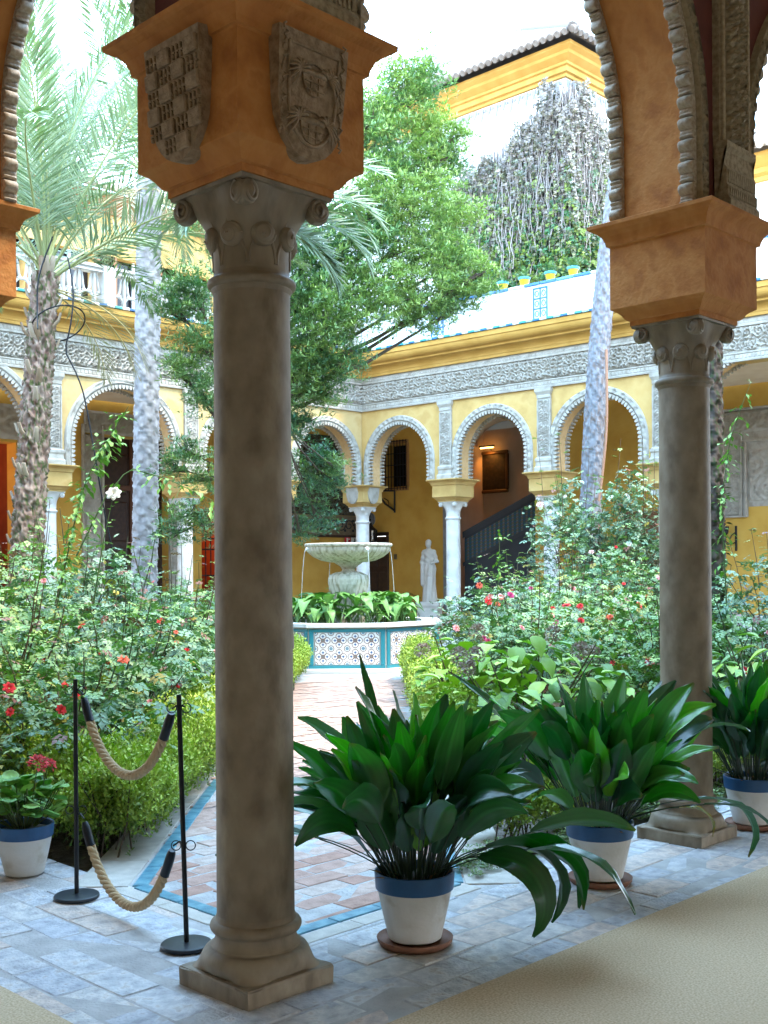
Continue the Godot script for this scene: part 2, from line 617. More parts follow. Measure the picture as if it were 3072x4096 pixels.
func add_shields(col: Node3D, face_a: Basis, kinds: Array, stone: Material, fine: bool) -> void:
	for s in kinds.size():
		var b := MB.new()
		var base := Transform3D(face_a * Basis(Vector3.UP, s * PI / 2), Vector3.ZERO)
		base.origin = base.basis * Vector3(0, 3.03, .3)
		base = base * Transform3D(Basis(Vector3.RIGHT, 0.085), Vector3.ZERO)
		b.t = base
		b.extrude(shield_outline(.33, .43), -.12, .028)
		var o := part("coat_of_arms", b, stone, col)
		if not fine:
			continue
		if kinds[s] == "castles":
			for r in 6:
				for q in 4:
					var x := -.12 + q * .08
					var y := .06 + r * .062
					if absf(x) > .05 and y < .1:
						continue
					var d := MB.new()
					d.t = base
					if (r + q) % 2 == 0:
						d.box(Vector3(x, y, .034), Vector3(.074, .058, .02), .005)
						part("raised_square", d, stone, o)
					else:
						for k in 3:
							for k2 in 2:
								d.box(Vector3(x - .024 + k * .024, y - .014 + k2 * .03, .032), Vector3(.009, .02, .016), .003)
							d.box(Vector3(x - .024 + k * .024, y - .001, .03), Vector3(.02, .006, .010))
						part("castle_row", d, stone, o)
		else:
			var rim := MB.new()
			rim.t = base
			var ol := shield_outline(.235, .335)
			var ring := PackedVector3Array()
			for p in ol:
				ring.push_back(Vector3(p.x, p.y + .05, .03))
			ring.push_back(ring[0])
			rim.tube(ring, .007, 6)
			part("inner_frame", rim, stone, o)
			for k in 2:
				var d := MB.new()
				var cy := .10 + k * .165
				d.t = base * Transform3D(Basis(), Vector3(0, cy, .026))
				var bowl := PackedVector2Array()
				for i in 13:
					var an := PI + PI * i / 12.0
					bowl.push_back(Vector2(cos(an) * .055, .028 + sin(an) * .072))
				d.extrude(bowl, -.01, .012)
				for q in [[-.018, -.008], [.018, -.008]]:
					d.box(Vector3(q[0], q[1], .014), Vector3(.004, .06, .006))
				for y in [-.022, .004]:
					d.box(Vector3(0, y, .014), Vector3(.088, .004, .006))
				d.lathe([Vector2(.0, -.008), Vector2(.062, -.008), Vector2(.066, 0), Vector2(.062, .008), Vector2(.0, .008)], 16, Vector3(0, .034, .004), Vector2(1, .3))
				var hd := PackedVector3Array()
				for i in 9:
					var an := PI * i / 8.0
					hd.push_back(Vector3(cos(an) * .05, .042 + sin(an) * .03, .006))
				d.tube(hd, .0045, 5)
				part("cauldron", d, stone, o)
				for sx in [-1.0, 1.0]:
					var lf := MB.new()
					lf.t = d.t
					for i in 9:
						var an: float = PI / 2 - sx * (-.9 + i * .42)
						var root := Vector3(sx * .066, .035, .010)
						var dir := Vector3(cos(an), sin(an), 0)
						var path := PackedVector3Array()
						for w in 6:
							var t := w / 5.0
							path.push_back(root + dir * .058 * t + Vector3(0, -.022 * t * t, .010 * sin(t * PI)))
						lf.tube(path, [.0035, .005, .0055, .005, .004, .002], 5)
					part("leaf_spray", lf, stone, o)
			var bo := MB.new()
			bo.t = base
			for i in 16:
				var y := .06 + i * .024
				for sx in [-1.0, 1.0]:
					bo.tube(PackedVector3Array([Vector3(sx * .142, y, .028), Vector3(sx * (.148 - .012 * (i % 3)), y + .012, .034), Vector3(sx * .135, y + .02, .028)]), .0045, 5)
			part("border_scroll", bo, stone, o)


# ---------- arcaded wings ----------
# st: xs (column lines), rs (arch radii), hc, h0, top, zf, zb, x_from, x_to, materials; every bay's trims are parts
func wing(o: Node3D, st: Dictionary) -> void:
	var xs: Array = st.xs
	var zf: float = st.zf
	var zb: float = st.zb
	var h0: float = st.h0
	var hc: float = st.hc
	var top: float = st.top
	var seg: int = st.seg
	var w := MB.new()
	var edges := []
	for i in xs.size() - 1:
		var xc: float = (xs[i] + xs[i + 1]) * 0.5 + (st.shift[i] if st.has("shift") else 0.0)
		edges.append([xc - st.rs[i], xc + st.rs[i], xc])
	for side in [1.0, -1.0]:
		var z := zf if side > 0 else zb
		var strip := func(x0: float, y0: float, x1: float, y1: float, x2: float, y2: float, x3: float, y3: float):
			if side > 0:
				w.quad(Vector3(x0, y0, z), Vector3(x1, y1, z), Vector3(x2, y2, z), Vector3(x3, y3, z))
			else:
				w.quad(Vector3(x0, y0, z), Vector3(x3, y3, z), Vector3(x2, y2, z), Vector3(x1, y1, z))
		var at: float = st.x_from
		for e in edges:
			strip.call(at, h0, e[0], h0, e[0], top, at, top)
			var r: float = (e[1] - e[0]) * .5
			for k in seg:
				var a1 := PI - PI * k / seg
				var a2 := PI - PI * (k + 1) / seg
				strip.call(e[2] + cos(a1) * r, hc + sin(a1) * r, e[2] + cos(a2) * r, hc + sin(a2) * r, e[2] + cos(a2) * r, top, e[2] + cos(a1) * r, top)
			at = e[1]
		strip.call(at, h0, st.x_to, h0, st.x_to, top, at, top)
	w.quad(Vector3(st.x_from, h0, zb), Vector3(st.x_from, h0, zf), Vector3(st.x_from, top, zf), Vector3(st.x_from, top, zb))
	w.quad(Vector3(st.x_to, h0, zf), Vector3(st.x_to, h0, zb), Vector3(st.x_to, top, zb), Vector3(st.x_to, top, zf))
	w.quad(Vector3(st.x_from, top, zf), Vector3(st.x_to, top, zf), Vector3(st.x_to, top, zb), Vector3(st.x_from, top, zb))
	part("wall", w, st.wall, o)
	for i in edges.size():
		var e: Array = edges[i]
		var r: float = st.rs[i]
		var s := MB.new()
		var p := PackedVector3Array()
		var ns := seg * 2 + 1
		for zz in [zf + .001, zb - .001]:
			for j in ns:
				var q := arch_point(e[2], hc, h0, r - .004, float(j) / (ns - 1))
				p.push_back(Vector3(q.x, q.y, zz))
		s.grid(p, ns, false, false)
		part("soffit", s, st.soffit, o)
		for side in [1.0, -1.0]:
			if side < 0 and not st.back_trim:
				continue
			var z := zf if side > 0 else zb
			var b := MB.new()
			carved_arch(b, e[2], hc, h0 + .003, r + .012, r + st.band, z, st.depth, side, st.cells, st.tcells)
			part("carved_archivolt", b, st.carved, o)
			if st.near:
				var pitch := 0.118
				var length := 2.0 * (hc - h0) + PI * r
				var cm := cusp_mesh(pitch)
				var n := int(length / pitch)
				for k in n:
					var s1 := (k + .02) * pitch / length
					# true arc length: legs then arc of radius r
					var d := (k + 0.5) * length / n
					var pos := Vector2()
					var ang := 0.0  # inward direction
					var leg := hc - h0
					if d < leg:
						pos = Vector2(e[2] - r, h0 + d); ang = 0.0
					elif d > leg + PI * r:
						pos = Vector2(e[2] + r, hc - (d - leg - PI * r)); ang = PI
					else:
						var an := PI - (d - leg) / r
						pos = Vector2(e[2] + cos(an) * r, hc + sin(an) * r); ang = an + PI
					var o2 := part("cusp", cm, st.cusp, o)
					var bx := Basis(Vector3.BACK, ang)
					o2.transform = Transform3D(bx * Basis.from_scale(Vector3(1, 1, side)), Vector3(pos.x, pos.y, z - side * .03)) if side > 0 else Transform3D(bx * Basis(Vector3.RIGHT, PI), Vector3(pos.x, pos.y, z + .03))
			else:
				var d := MB.new()
				var length2 := 2.0 * (hc - h0) + PI * r
				var n2 := int(length2 / .075)
				for k in n2:
					var dd := (k + 0.5) * length2 / n2
					var leg := hc - h0
					var pos := Vector2()
					var ang := 0.0
					if dd < leg:
						pos = Vector2(e[2] - r, h0 + dd); ang = 0.0
					elif dd > leg + PI * r:
						pos = Vector2(e[2] + r, hc - (dd - leg - PI * r)); ang = PI
					else:
						var an := PI - (dd - leg) / r
						pos = Vector2(e[2] + cos(an) * r, hc + sin(an) * r); ang = an + PI
					d.t = Transform3D(Basis(Vector3.BACK, ang), Vector3(pos.x, pos.y, z - side * .02))
					d.extrude(PackedVector2Array([Vector2(-.02, -.034), Vector2(.03, -.03), Vector2(.055, -.012), Vector2(.06, .004), Vector2(.045, .02), Vector2(.015, .026), Vector2(-.02, .034)]), -.045 if side > 0 else -.05, .05 if side > 0 else .045)
				part("cusp_edging", d, st.carved, o, "", "stuff")


var cusp_made: ArrayMesh


func cusp_mesh(p: float) -> ArrayMesh:  # one lobe with two small ribs beside it; x points into the opening, y runs along the arch, z outwards
	if cusp_made:
		return cusp_made
	var b := MB.new()
	var pts := PackedVector2Array()
	for k in 25:
		var u := -p * .5 + p * k / 24.0
		var x := .012
		var q := (u + .022) / .034
		if absf(q) < 1.0:
			x = maxf(x, .014 + .058 * sqrt(1.0 - q * q))
		q = (u - .025) / .014
		if absf(q) < 1.0:
			x = maxf(x, .014 + .026 * sqrt(1.0 - q * q))
		q = (u - .048) / .011
		if absf(q) < 1.0:
			x = maxf(x, .014 + .036 * sqrt(1.0 - q * q))
		pts.push_back(Vector2(x, u))
	var prof := [[-.035, .78], [-.03, .93], [-.018, 1.0], [.02, 1.0], [.034, .9], [.042, .7]]
	var g := PackedVector3Array()
	for z in prof:
		for q in pts:
			g.push_back(Vector3(.0 + q.x * z[1], q.y, z[0]))
	b.grid(g, 25, false, true)
	for e in [0, 5]:
		for k in 24:
			var a := g[e * 25 + k]
			var c := g[e * 25 + k + 1]
			if e == 0:
				b.quad(Vector3(-.01, a.y, a.z), Vector3(-.01, c.y, c.z), c, a)
			else:
				b.quad(Vector3(-.01, a.y, a.z), a, c, Vector3(-.01, c.y, c.z))
	cusp_made = b.done()
	return cusp_made


func run_profile(b: MB, pr: Array, x0: float, x1: float) -> void:  # a moulding: profile points (z, y) swept along x
	for i in pr.size() - 1:
		var q: Vector2 = pr[i]
		var r: Vector2 = pr[i + 1]
		b.quad(Vector3(x0, q.y, q.x), Vector3(x1, q.y, q.x), Vector3(x1, r.y, r.x), Vector3(x0, r.y, r.x))
	var poly := []
	for e in [x0, x1]:
		for i in range(1, pr.size() - 1):
			var a := Vector3(e, pr[0].y, pr[0].x)
			var c := Vector3(e, pr[i].y, pr[i].x)
			var d := Vector3(e, pr[i + 1].y, pr[i + 1].x)
			if e == x0:
				b.tri(a, c, d)
			else:
				b.tri(a, d, c)


func _ready() -> void:
	rng.seed = 20240611
	var cam := Camera3D.new()
	cam.name = "camera"
	cam.projection = Camera3D.PROJECTION_FRUSTUM
	cam.near = 0.1
	cam.far = 400.0
	cam.size = 0.090328
	cam.frustum_offset = Vector2(0, 0.005315)
	cam.position = Vector3(0, 1.55, 0)
	var fwd := V(cos(.7746), sin(.7746), 0)
	cam.basis = Basis.looking_at(fwd, Vector3.UP) * Basis(Vector3.BACK, -0.0066)
	add_child(cam)
	var env := Environment.new()
	env.background_mode = Environment.BG_SKY
	var sky := Sky.new()
	var sm := ProceduralSkyMaterial.new()
	sm.sky_top_color = Color(0.62, 0.78, 0.93)
	sm.sky_horizon_color = Color(0.93, 0.95, 0.96)
	sm.sky_curve = 0.12
	sm.ground_horizon_color = Color(0.75, 0.73, 0.7)
	sm.ground_bottom_color = Color(0.4, 0.38, 0.35)
	sm.energy_multiplier = 1.8
	sky.sky_material = sm
	env.sky = sky
	env.tonemap_mode = Environment.TONE_MAPPER_LINEAR
	env.tonemap_exposure = 7.2
	env.sdfgi_enabled = true
	env.ssao_enabled = true
	env.ssil_enabled = true
	var we := WorldEnvironment.new()
	we.name = "environment"
	we.environment = env
	add_child(we)
	var sun := DirectionalLight3D.new()
	sun.name = "sun"
	sun.light_energy = 0.3
	sun.light_color = Color(1, 0.95, 0.86)
	sun.light_angular_distance = 12.0
	sun.shadow_enabled = true
	var towards := V(0.16, -0.62, 1.15).normalized()
	sun.basis = Basis.looking_at(-towards, Vector3.UP)
	add_child(sun)
	make_pattern()
	make_materials()
	ground_and_paving()
	near_gallery()
	far_wings()
	upper_buildings()
	fountain()
	garden()
	palms_and_tree()
	gallery_things()


func structure(called: String, shape, m: Material) -> MeshInstance3D:
	var o := part(called, shape, m, null)
	o.set_meta("kind", "structure")
	return o


# ---------- ground ----------
func brick_mesh(l: float, w: float, sd: int) -> ArrayMesh:
	var r := RandomNumberGenerator.new()
	r.seed = sd
	var b := MB.new()
	var p := []
	var j := func(): return r.randf_range(-.005, .005)
	for k in [[-1, -1], [1, -1], [1, 1], [-1, 1]]:
		p.append(Vector3(k[0] * l * .5 + j.call(), 0, k[1] * w * .5 + j.call()))
	var ch := .0045
	var top := []
	for q in p:
		top.append(Vector3(q.x - signf(q.x) * ch, .009 + r.randf_range(-.0025, .0025), q.z - signf(q.z) * ch))
	b.quad(top[3], top[2], top[1], top[0])
	for k in 4:
		var k2 := (k + 1) % 4
		var m1: Vector3 = p[k] + Vector3(0, .0045, 0)
		var m2: Vector3 = p[k2] + Vector3(0, .0045, 0)
		b.quad(m2, m1, top[k], top[k2])
		b.quad(p[k2] + Vector3(0, -.02, 0), p[k] + Vector3(0, -.02, 0), m1, m2)
	return b.done()


func lay(parent: Node3D, inside: Callable, a0: float, a1: float, n0: float, n1: float, l: float, w: float, mats: Array, h: float, along_n: bool, limit: float, sd: int) -> void:
	var vs := []
	for k in 5:
		vs.append(brick_mesh(l - .007, w - .007, sd + k))
	var rest := MB.new()
	var r := RandomNumberGenerator.new()
	r.seed = sd
	var row := 0
	var du := l
	var dw := w
	var u0 := n0 if along_n else a0
	var u1 := n1 if along_n else a1
	var w0 := a0 if along_n else n0
	var w1 := a1 if along_n else n1
	var y := w0 + dw * .5
	while y < w1:
		var x := u0 + (l * .5 if row % 2 else 0.0) + r.randf_range(-.03, .03)
		while x < u1 + l:
			var a := y if along_n else x
			var n := x if along_n else y
			if inside.call(a, n):
				var turn: float = r.randf_range(-.035, .035) + (PI / 2 if along_n else 0.0)
				var bs := Basis(Vector3.UP, turn) * Basis(Vector3.RIGHT, r.randf_range(-.008, .008)) * Basis(Vector3.BACK, r.randf_range(-.005, .005))
				var tr := Transform3D(bs, V(a, n, h + r.randf_range(-.004, .002)))
				var far: bool = a * a + n * n > limit * limit
				if far:
					rest.t = tr
					rest.quad(Vector3(-l * .48, .012, w * .46), Vector3(l * .48, .012, w * .46), Vector3(l * .48, .012, -w * .46), Vector3(-l * .48, .012, -w * .46))
				else:
					var o := part("brick", vs[r.randi() % 5], mats[r.randi() % mats.size()], parent)
					o.transform = tr
			x += du
		y += dw
		row += 1
	if rest.ix.size():
		part("bricks_beyond", rest, mats[0], parent, "", "stuff")


func path_inside(a: float, n: float) -> bool:
	# the corner court of the path and its diagonal arm, inside the blue border
	if a < 3.22 or n < 3.78:
		return false
	return n - a < 1.56 and n - a > -0.58 and a + n < 23.6


func ground_and_paving() -> void:
	var b := MB.new()
	b.quad(Vector3(-150, -.06, 150), Vector3(150, -.06, 150), Vector3(150, -.06, -150), Vector3(-150, -.06, -150))
	structure("ground", b, M.soil)
	# gallery floor bed and its bricks
	b = MB.new()
	b.quad(V(-3, -3, -.003), V(19, -3, -.003), V(19, 3.74, -.003), V(-3, 3.74, -.003))
	b.quad(V(-3, 3.74, -.003), V(3.12, 3.74, -.003), V(3.12, 19, -.003), V(-3, 19, -.003))
	# steps down to the soil
	b.quad(V(3.12, 19, -.003), V(3.12, 4.9, -.003), V(3.12, 4.9, -.06), V(3.12, 19, -.06))
	var pave := structure("gallery_pavement", b, M.mortar)
	lay(pave, func(a, n): return n > 2.5 and n < 3.62 and a > 2.0 and a < 8.4 and not (a < 3.1 and n > 3.1), 2.0, 8.4, 2.5, 3.62, .32, .17, M.brick_grey, -.009, false, 7.4, 31)
	lay(pave, func(a, n): return a > 1.95 and a < 3.08 and n > 3.12 and n < 7.2, 1.95, 3.08, 3.12, 7.2, .32, .17, M.brick_grey, -.009, true, 6.4, 47)
	# courtyard path
	b = MB.new()
	var o1 := [V(3.12, 3.68, -.001), V(4.2, 3.68, -.001), V(12.5, 11.98, -.001), V(11.6, 12.9, -.001), V(3.12, 4.85, -.001)]
	b.quad(V(4.2, 3.68, -.004), V(4.55, 3.68, -.004), V(12.7, 11.7, -.004), V(12.5, 11.98, -.004))
	b.quad(V(3.12, 4.85, -.004), V(11.6, 12.9, -.004), V(11.3, 13.1, -.004), V(3.12, 5.2, -.004))
	b.tri(o1[0], o1[1], o1[4]); b.quad(o1[1], o1[2], o1[3], o1[4])
	var path := structure("courtyard_path", b, M.mortar)
	lay(path, path_inside, 3.2, 11.5, 3.75, 12.0, .28, .145, M.brick_pink, -.007, false, 7.6, 91)
	# blue tile strip and pale kerb along the path
	var strip := func(p: Vector2, q: Vector2, wd: float, off: float, m: Material, called: String, step: float, hh: float):
		var d := (q - p).normalized()
		var s := Vector2(-d.y, d.x)
		var len := p.distance_to(q)
		var cnt := int(len / step)
		for k in cnt:
			var c := p + d * (k + .5) * len / cnt + s * off
			var t := MB.new()
			t.t = Transform3D(Basis(Vector3.UP, atan2(d.y, d.x) + rng.randf_range(-.006, .006)), V(c.x, c.y, hh + rng.randf_range(-.001, .001)))
			t.box(Vector3(0, -.012, 0), Vector3(len / cnt - .006, .03, wd), .003)
			part(called, t, m, path)
	var c0 := Vector2(3.16, 3.70)
	var c1 := Vector2(3.16, 4.80)
	var c2 := Vector2(4.28, 3.70)
	strip.call(c0, c1, .075, 0.0, M.blue_tile, "blue_border_tile", .28, .003)
	strip.call(c0, c2, .075, 0.0, M.blue_tile, "blue_border_tile", .28, .003)
	strip.call(c1, c1 + Vector2(1, 1) * 4.2, .075, 0.0, M.blue_tile, "blue_border_tile", .35, .003)
	strip.call(c2, c2 + Vector2(1, 1) * 4.2, .075, 0.0, M.blue_tile, "blue_border_tile", .35, .003)
	strip.call(c1 + Vector2(-.06, .05), c1 + Vector2(-.06, .05) + Vector2(1, 1) * 7.6, .27, .115, M.pale_tile, "edging_stone", .5, .0015)
	strip.call(c2 + Vector2(-.02, -.02), c2 + Vector2(1, 1) * 7.6, .27, -.18, M.pale_tile, "edging_stone", .5, .0015)
	strip.call(Vector2(3.09, 3.60), Vector2(4.3, 3.60), .1, 0.0, M.pale_tile, "edging_stone", .4, -.001)
	strip.call(Vector2(3.07, 3.66), Vector2(3.07, 4.86), .09, 0.0, M.pale_tile, "edging_stone", .4, -.001)
	# fallen leaves on the beds
	var lf := MB.new()
	lf.leaf(Vector3.ZERO, Vector3.FORWARD, Vector3.RIGHT, .05, .03, .15)
	var xs: Array[Transform3D] = []
	var cs := PackedColorArray()
	for i in 5200:
		var a := rng.randf_range(3.2, 13.5)
		var n := rng.randf_range(3.8, 14.0)
		var dd := n - a
		if (dd < 1.95 and dd > -.8) or (dd > 0 and a < 3.3):
			continue
		xs.append(Transform3D(Basis(Vector3.UP, rng.randf() * TAU) * Basis(Vector3.RIGHT, rng.randf_range(-.5, .5)), V(a, n, -.045 + rng.randf() * .02)))
		var g := rng.randf()
		cs.push_back(Color(.16, .11, .06).lerp(Color(.07, .10, .035), g) * rng.randf_range(.6, 1.3))
	var litter := scatter("leaf_litter", lf.done(), xs, cs, M.leaf, self)
	tag(litter, "brown and green fallen leaves lying on the soil of the rose beds", "leaf litter")


# ---------- the gallery we stand in ----------
func near_gallery() -> void:
	var carpet := MB.new()
	var h := .014
	var z0 := .002
	carpet.quad(V(-1.3, 1.1, h), V(17.5, 1.1, h), V(17.5, 2.70, h), V(-1.3, 2.70, h))
	carpet.quad(V(.25, 2.70, h), V(2.02, 2.70, h), V(2.02, 16.5, h), V(.25, 16.5, h))
	carpet.quad(V(2.02, 2.70, z0), V(17.5, 2.70, z0), V(17.5, 2.70, h), V(2.02, 2.70, h))
	carpet.quad(V(2.02, 16.5, z0), V(2.02, 2.70, z0), V(2.02, 2.70, h), V(2.02, 16.5, h))
	for q in [[17.5, 2.7, 17.5, 1.1], [17.5, 1.1, -1.3, 1.1], [-1.3, 1.1, -1.3, 2.7], [-1.3, 2.7, .25, 2.7], [.25, 2.7, .25, 16.5], [.25, 16.5, 2.02, 16.5]]:
		carpet.quad(V(q[0], q[1], z0), V(q[2], q[3], z0), V(q[2], q[3], h), V(q[0], q[1], h))
	tag(part("carpet", carpet, M.carpet, null), "tan woven carpet laid round the corner of the gallery floor", "carpet")
	# columns
	var g := "orange imposted columns of the near gallery"
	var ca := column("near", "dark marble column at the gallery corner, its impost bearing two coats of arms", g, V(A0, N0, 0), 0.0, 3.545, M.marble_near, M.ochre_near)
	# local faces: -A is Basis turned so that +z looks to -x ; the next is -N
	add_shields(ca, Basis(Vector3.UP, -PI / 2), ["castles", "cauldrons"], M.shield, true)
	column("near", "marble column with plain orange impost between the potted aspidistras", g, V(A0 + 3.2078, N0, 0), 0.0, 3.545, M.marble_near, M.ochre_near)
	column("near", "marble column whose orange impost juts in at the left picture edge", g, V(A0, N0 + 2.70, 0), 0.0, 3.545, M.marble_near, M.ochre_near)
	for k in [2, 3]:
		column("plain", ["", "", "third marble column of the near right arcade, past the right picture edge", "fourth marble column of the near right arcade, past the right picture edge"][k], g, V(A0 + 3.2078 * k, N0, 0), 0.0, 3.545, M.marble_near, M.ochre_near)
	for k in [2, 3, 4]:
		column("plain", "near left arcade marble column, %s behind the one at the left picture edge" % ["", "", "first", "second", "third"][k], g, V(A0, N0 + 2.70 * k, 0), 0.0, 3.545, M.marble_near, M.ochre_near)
	# arcade walls
	var base := {"zf": .25, "zb": -.25, "h0": 3.545, "hc": 3.97, "top": 5.72, "seg": 20, "wall": M.maroon, "soffit": M.ochre_near, "carved": M.carved_near, "cusp": M.cusp_near, "band": .105, "depth": .036, "cells": 300, "tcells": 10, "back_trim": true, "near": true}
	var wa := thing("arcade_wall", "maroon arcade wall with carved cusped arches over the right-hand columns of the gallery", "arcade", V(A0, N0, 0))
	var st := base.duplicate()
	st.merge({"xs": [0.0, 3.2078, 6.4156], "rs": [1.28, 1.28], "x_from": -.25, "x_to": 6.4156 + .25}, true)
	wing(wa, st)
	var wn := thing("arcade_wall", "arcade wall with cusped arch running left from the coat of arms column", "arcade", V(A0, N0, 0))
	wn.basis = Basis(Vector3(0, 0, 1), Vector3.UP, Vector3(-1, 0, 0))
	st = base.duplicate()
	st.merge({"xs": [-5.4, -2.70, 0.0], "rs": [.99, .99], "x_from": -5.4 - .25, "x_to": -.25, "shift": [0.0, 0.0]}, true)
	wing(wn, st)
	# carved pilasters over the columns, on the gallery side
	for k in [0, 1]:
		var p := MB.new()
		var x: float = 3.2078 * k + .055
		p.box(Vector3(x, 4.78, .27), Vector3(.33, 1.86, .05), .004)
		part("pilaster_ground", p, M.carved_near, wa)
		p = MB.new()
		carved_panel(p, x - .12, x + .12, 3.95, 5.70, .294, .05, .0125, true, 1.0)
		for sx in [-1.0, 1.0]:
			p.box(Vector3(x + sx * .145, 4.8, .3), Vector3(.03, 1.8, .03), .006)
		part("pilaster_carving", p, M.carved_near, wa)
		p = MB.new()
		run_profile(p, [Vector2(.26, 3.55), Vector2(.36, 3.55), Vector2(.36, 3.6), Vector2(.345, 3.62), Vector2(.345, 3.68), Vector2(.335, 3.69), Vector2(.335, 3.78), Vector2(.32, 3.80), Vector2(.32, 3.88), Vector2(.34, 3.90), Vector2(.34, 3.93), Vector2(.26, 3.94)], x - .17, x + .17)
		for i in 14:
			p.box(Vector3(x - .15 + i * .023, 3.65, .348), Vector3(.012, .05, .012))
			p.box(Vector3(x - .15 + i * .023, 3.735, .338), Vector3(.015, .07, .012))
		part("pilaster_base", p, M.carved_near, wa)
	# the rest of the arcades, back walls, ceiling
	var rw := MB.new()
	rw.box(V(13.9, N0, 4.65), Vector3(9.1, 2.1, .5))
	tag(part("arcade_wall", rw, M.ochre_near, null), "plain upper wall continuing the near right arcade beyond the frame", "wall")
	rw = MB.new()
	rw.box(V(A0, 13.3, 4.65), Vector3(.5, 2.1, 8.4))
	tag(part("arcade_wall", rw, M.ochre_near, null), "plain upper wall continuing the near left arcade beyond the frame", "wall")
	rw = MB.new()
	rw.box(V(8.3, -1.6, 3.02), Vector3(20.4, 5.4, .4))
	tag(part("gallery_wall", rw, M.gallery_plaster, null), "pale plastered back wall of the right gallery behind the viewer", "wall")
	rw = MB.new()
	rw.box(V(-1.7, 9.2, 3.0), Vector3(.4, 6.1, 21.2))
	tag(part("gallery_wall", rw, M.gallery_plaster, null), "pale plastered back wall of the left gallery behind the viewer", "wall")
	rw = MB.new()
	rw.box(V(8.1, .88, 5.83), Vector3(20.4, .2, 5.5))
	rw.box(V(.65, 11.4, 5.835), Vector3(4.9, .2, 15.4))
	tag(part("gallery_ceiling", rw, M.gallery_plaster, null), "pale plastered ceiling over the gallery corner", "ceiling")


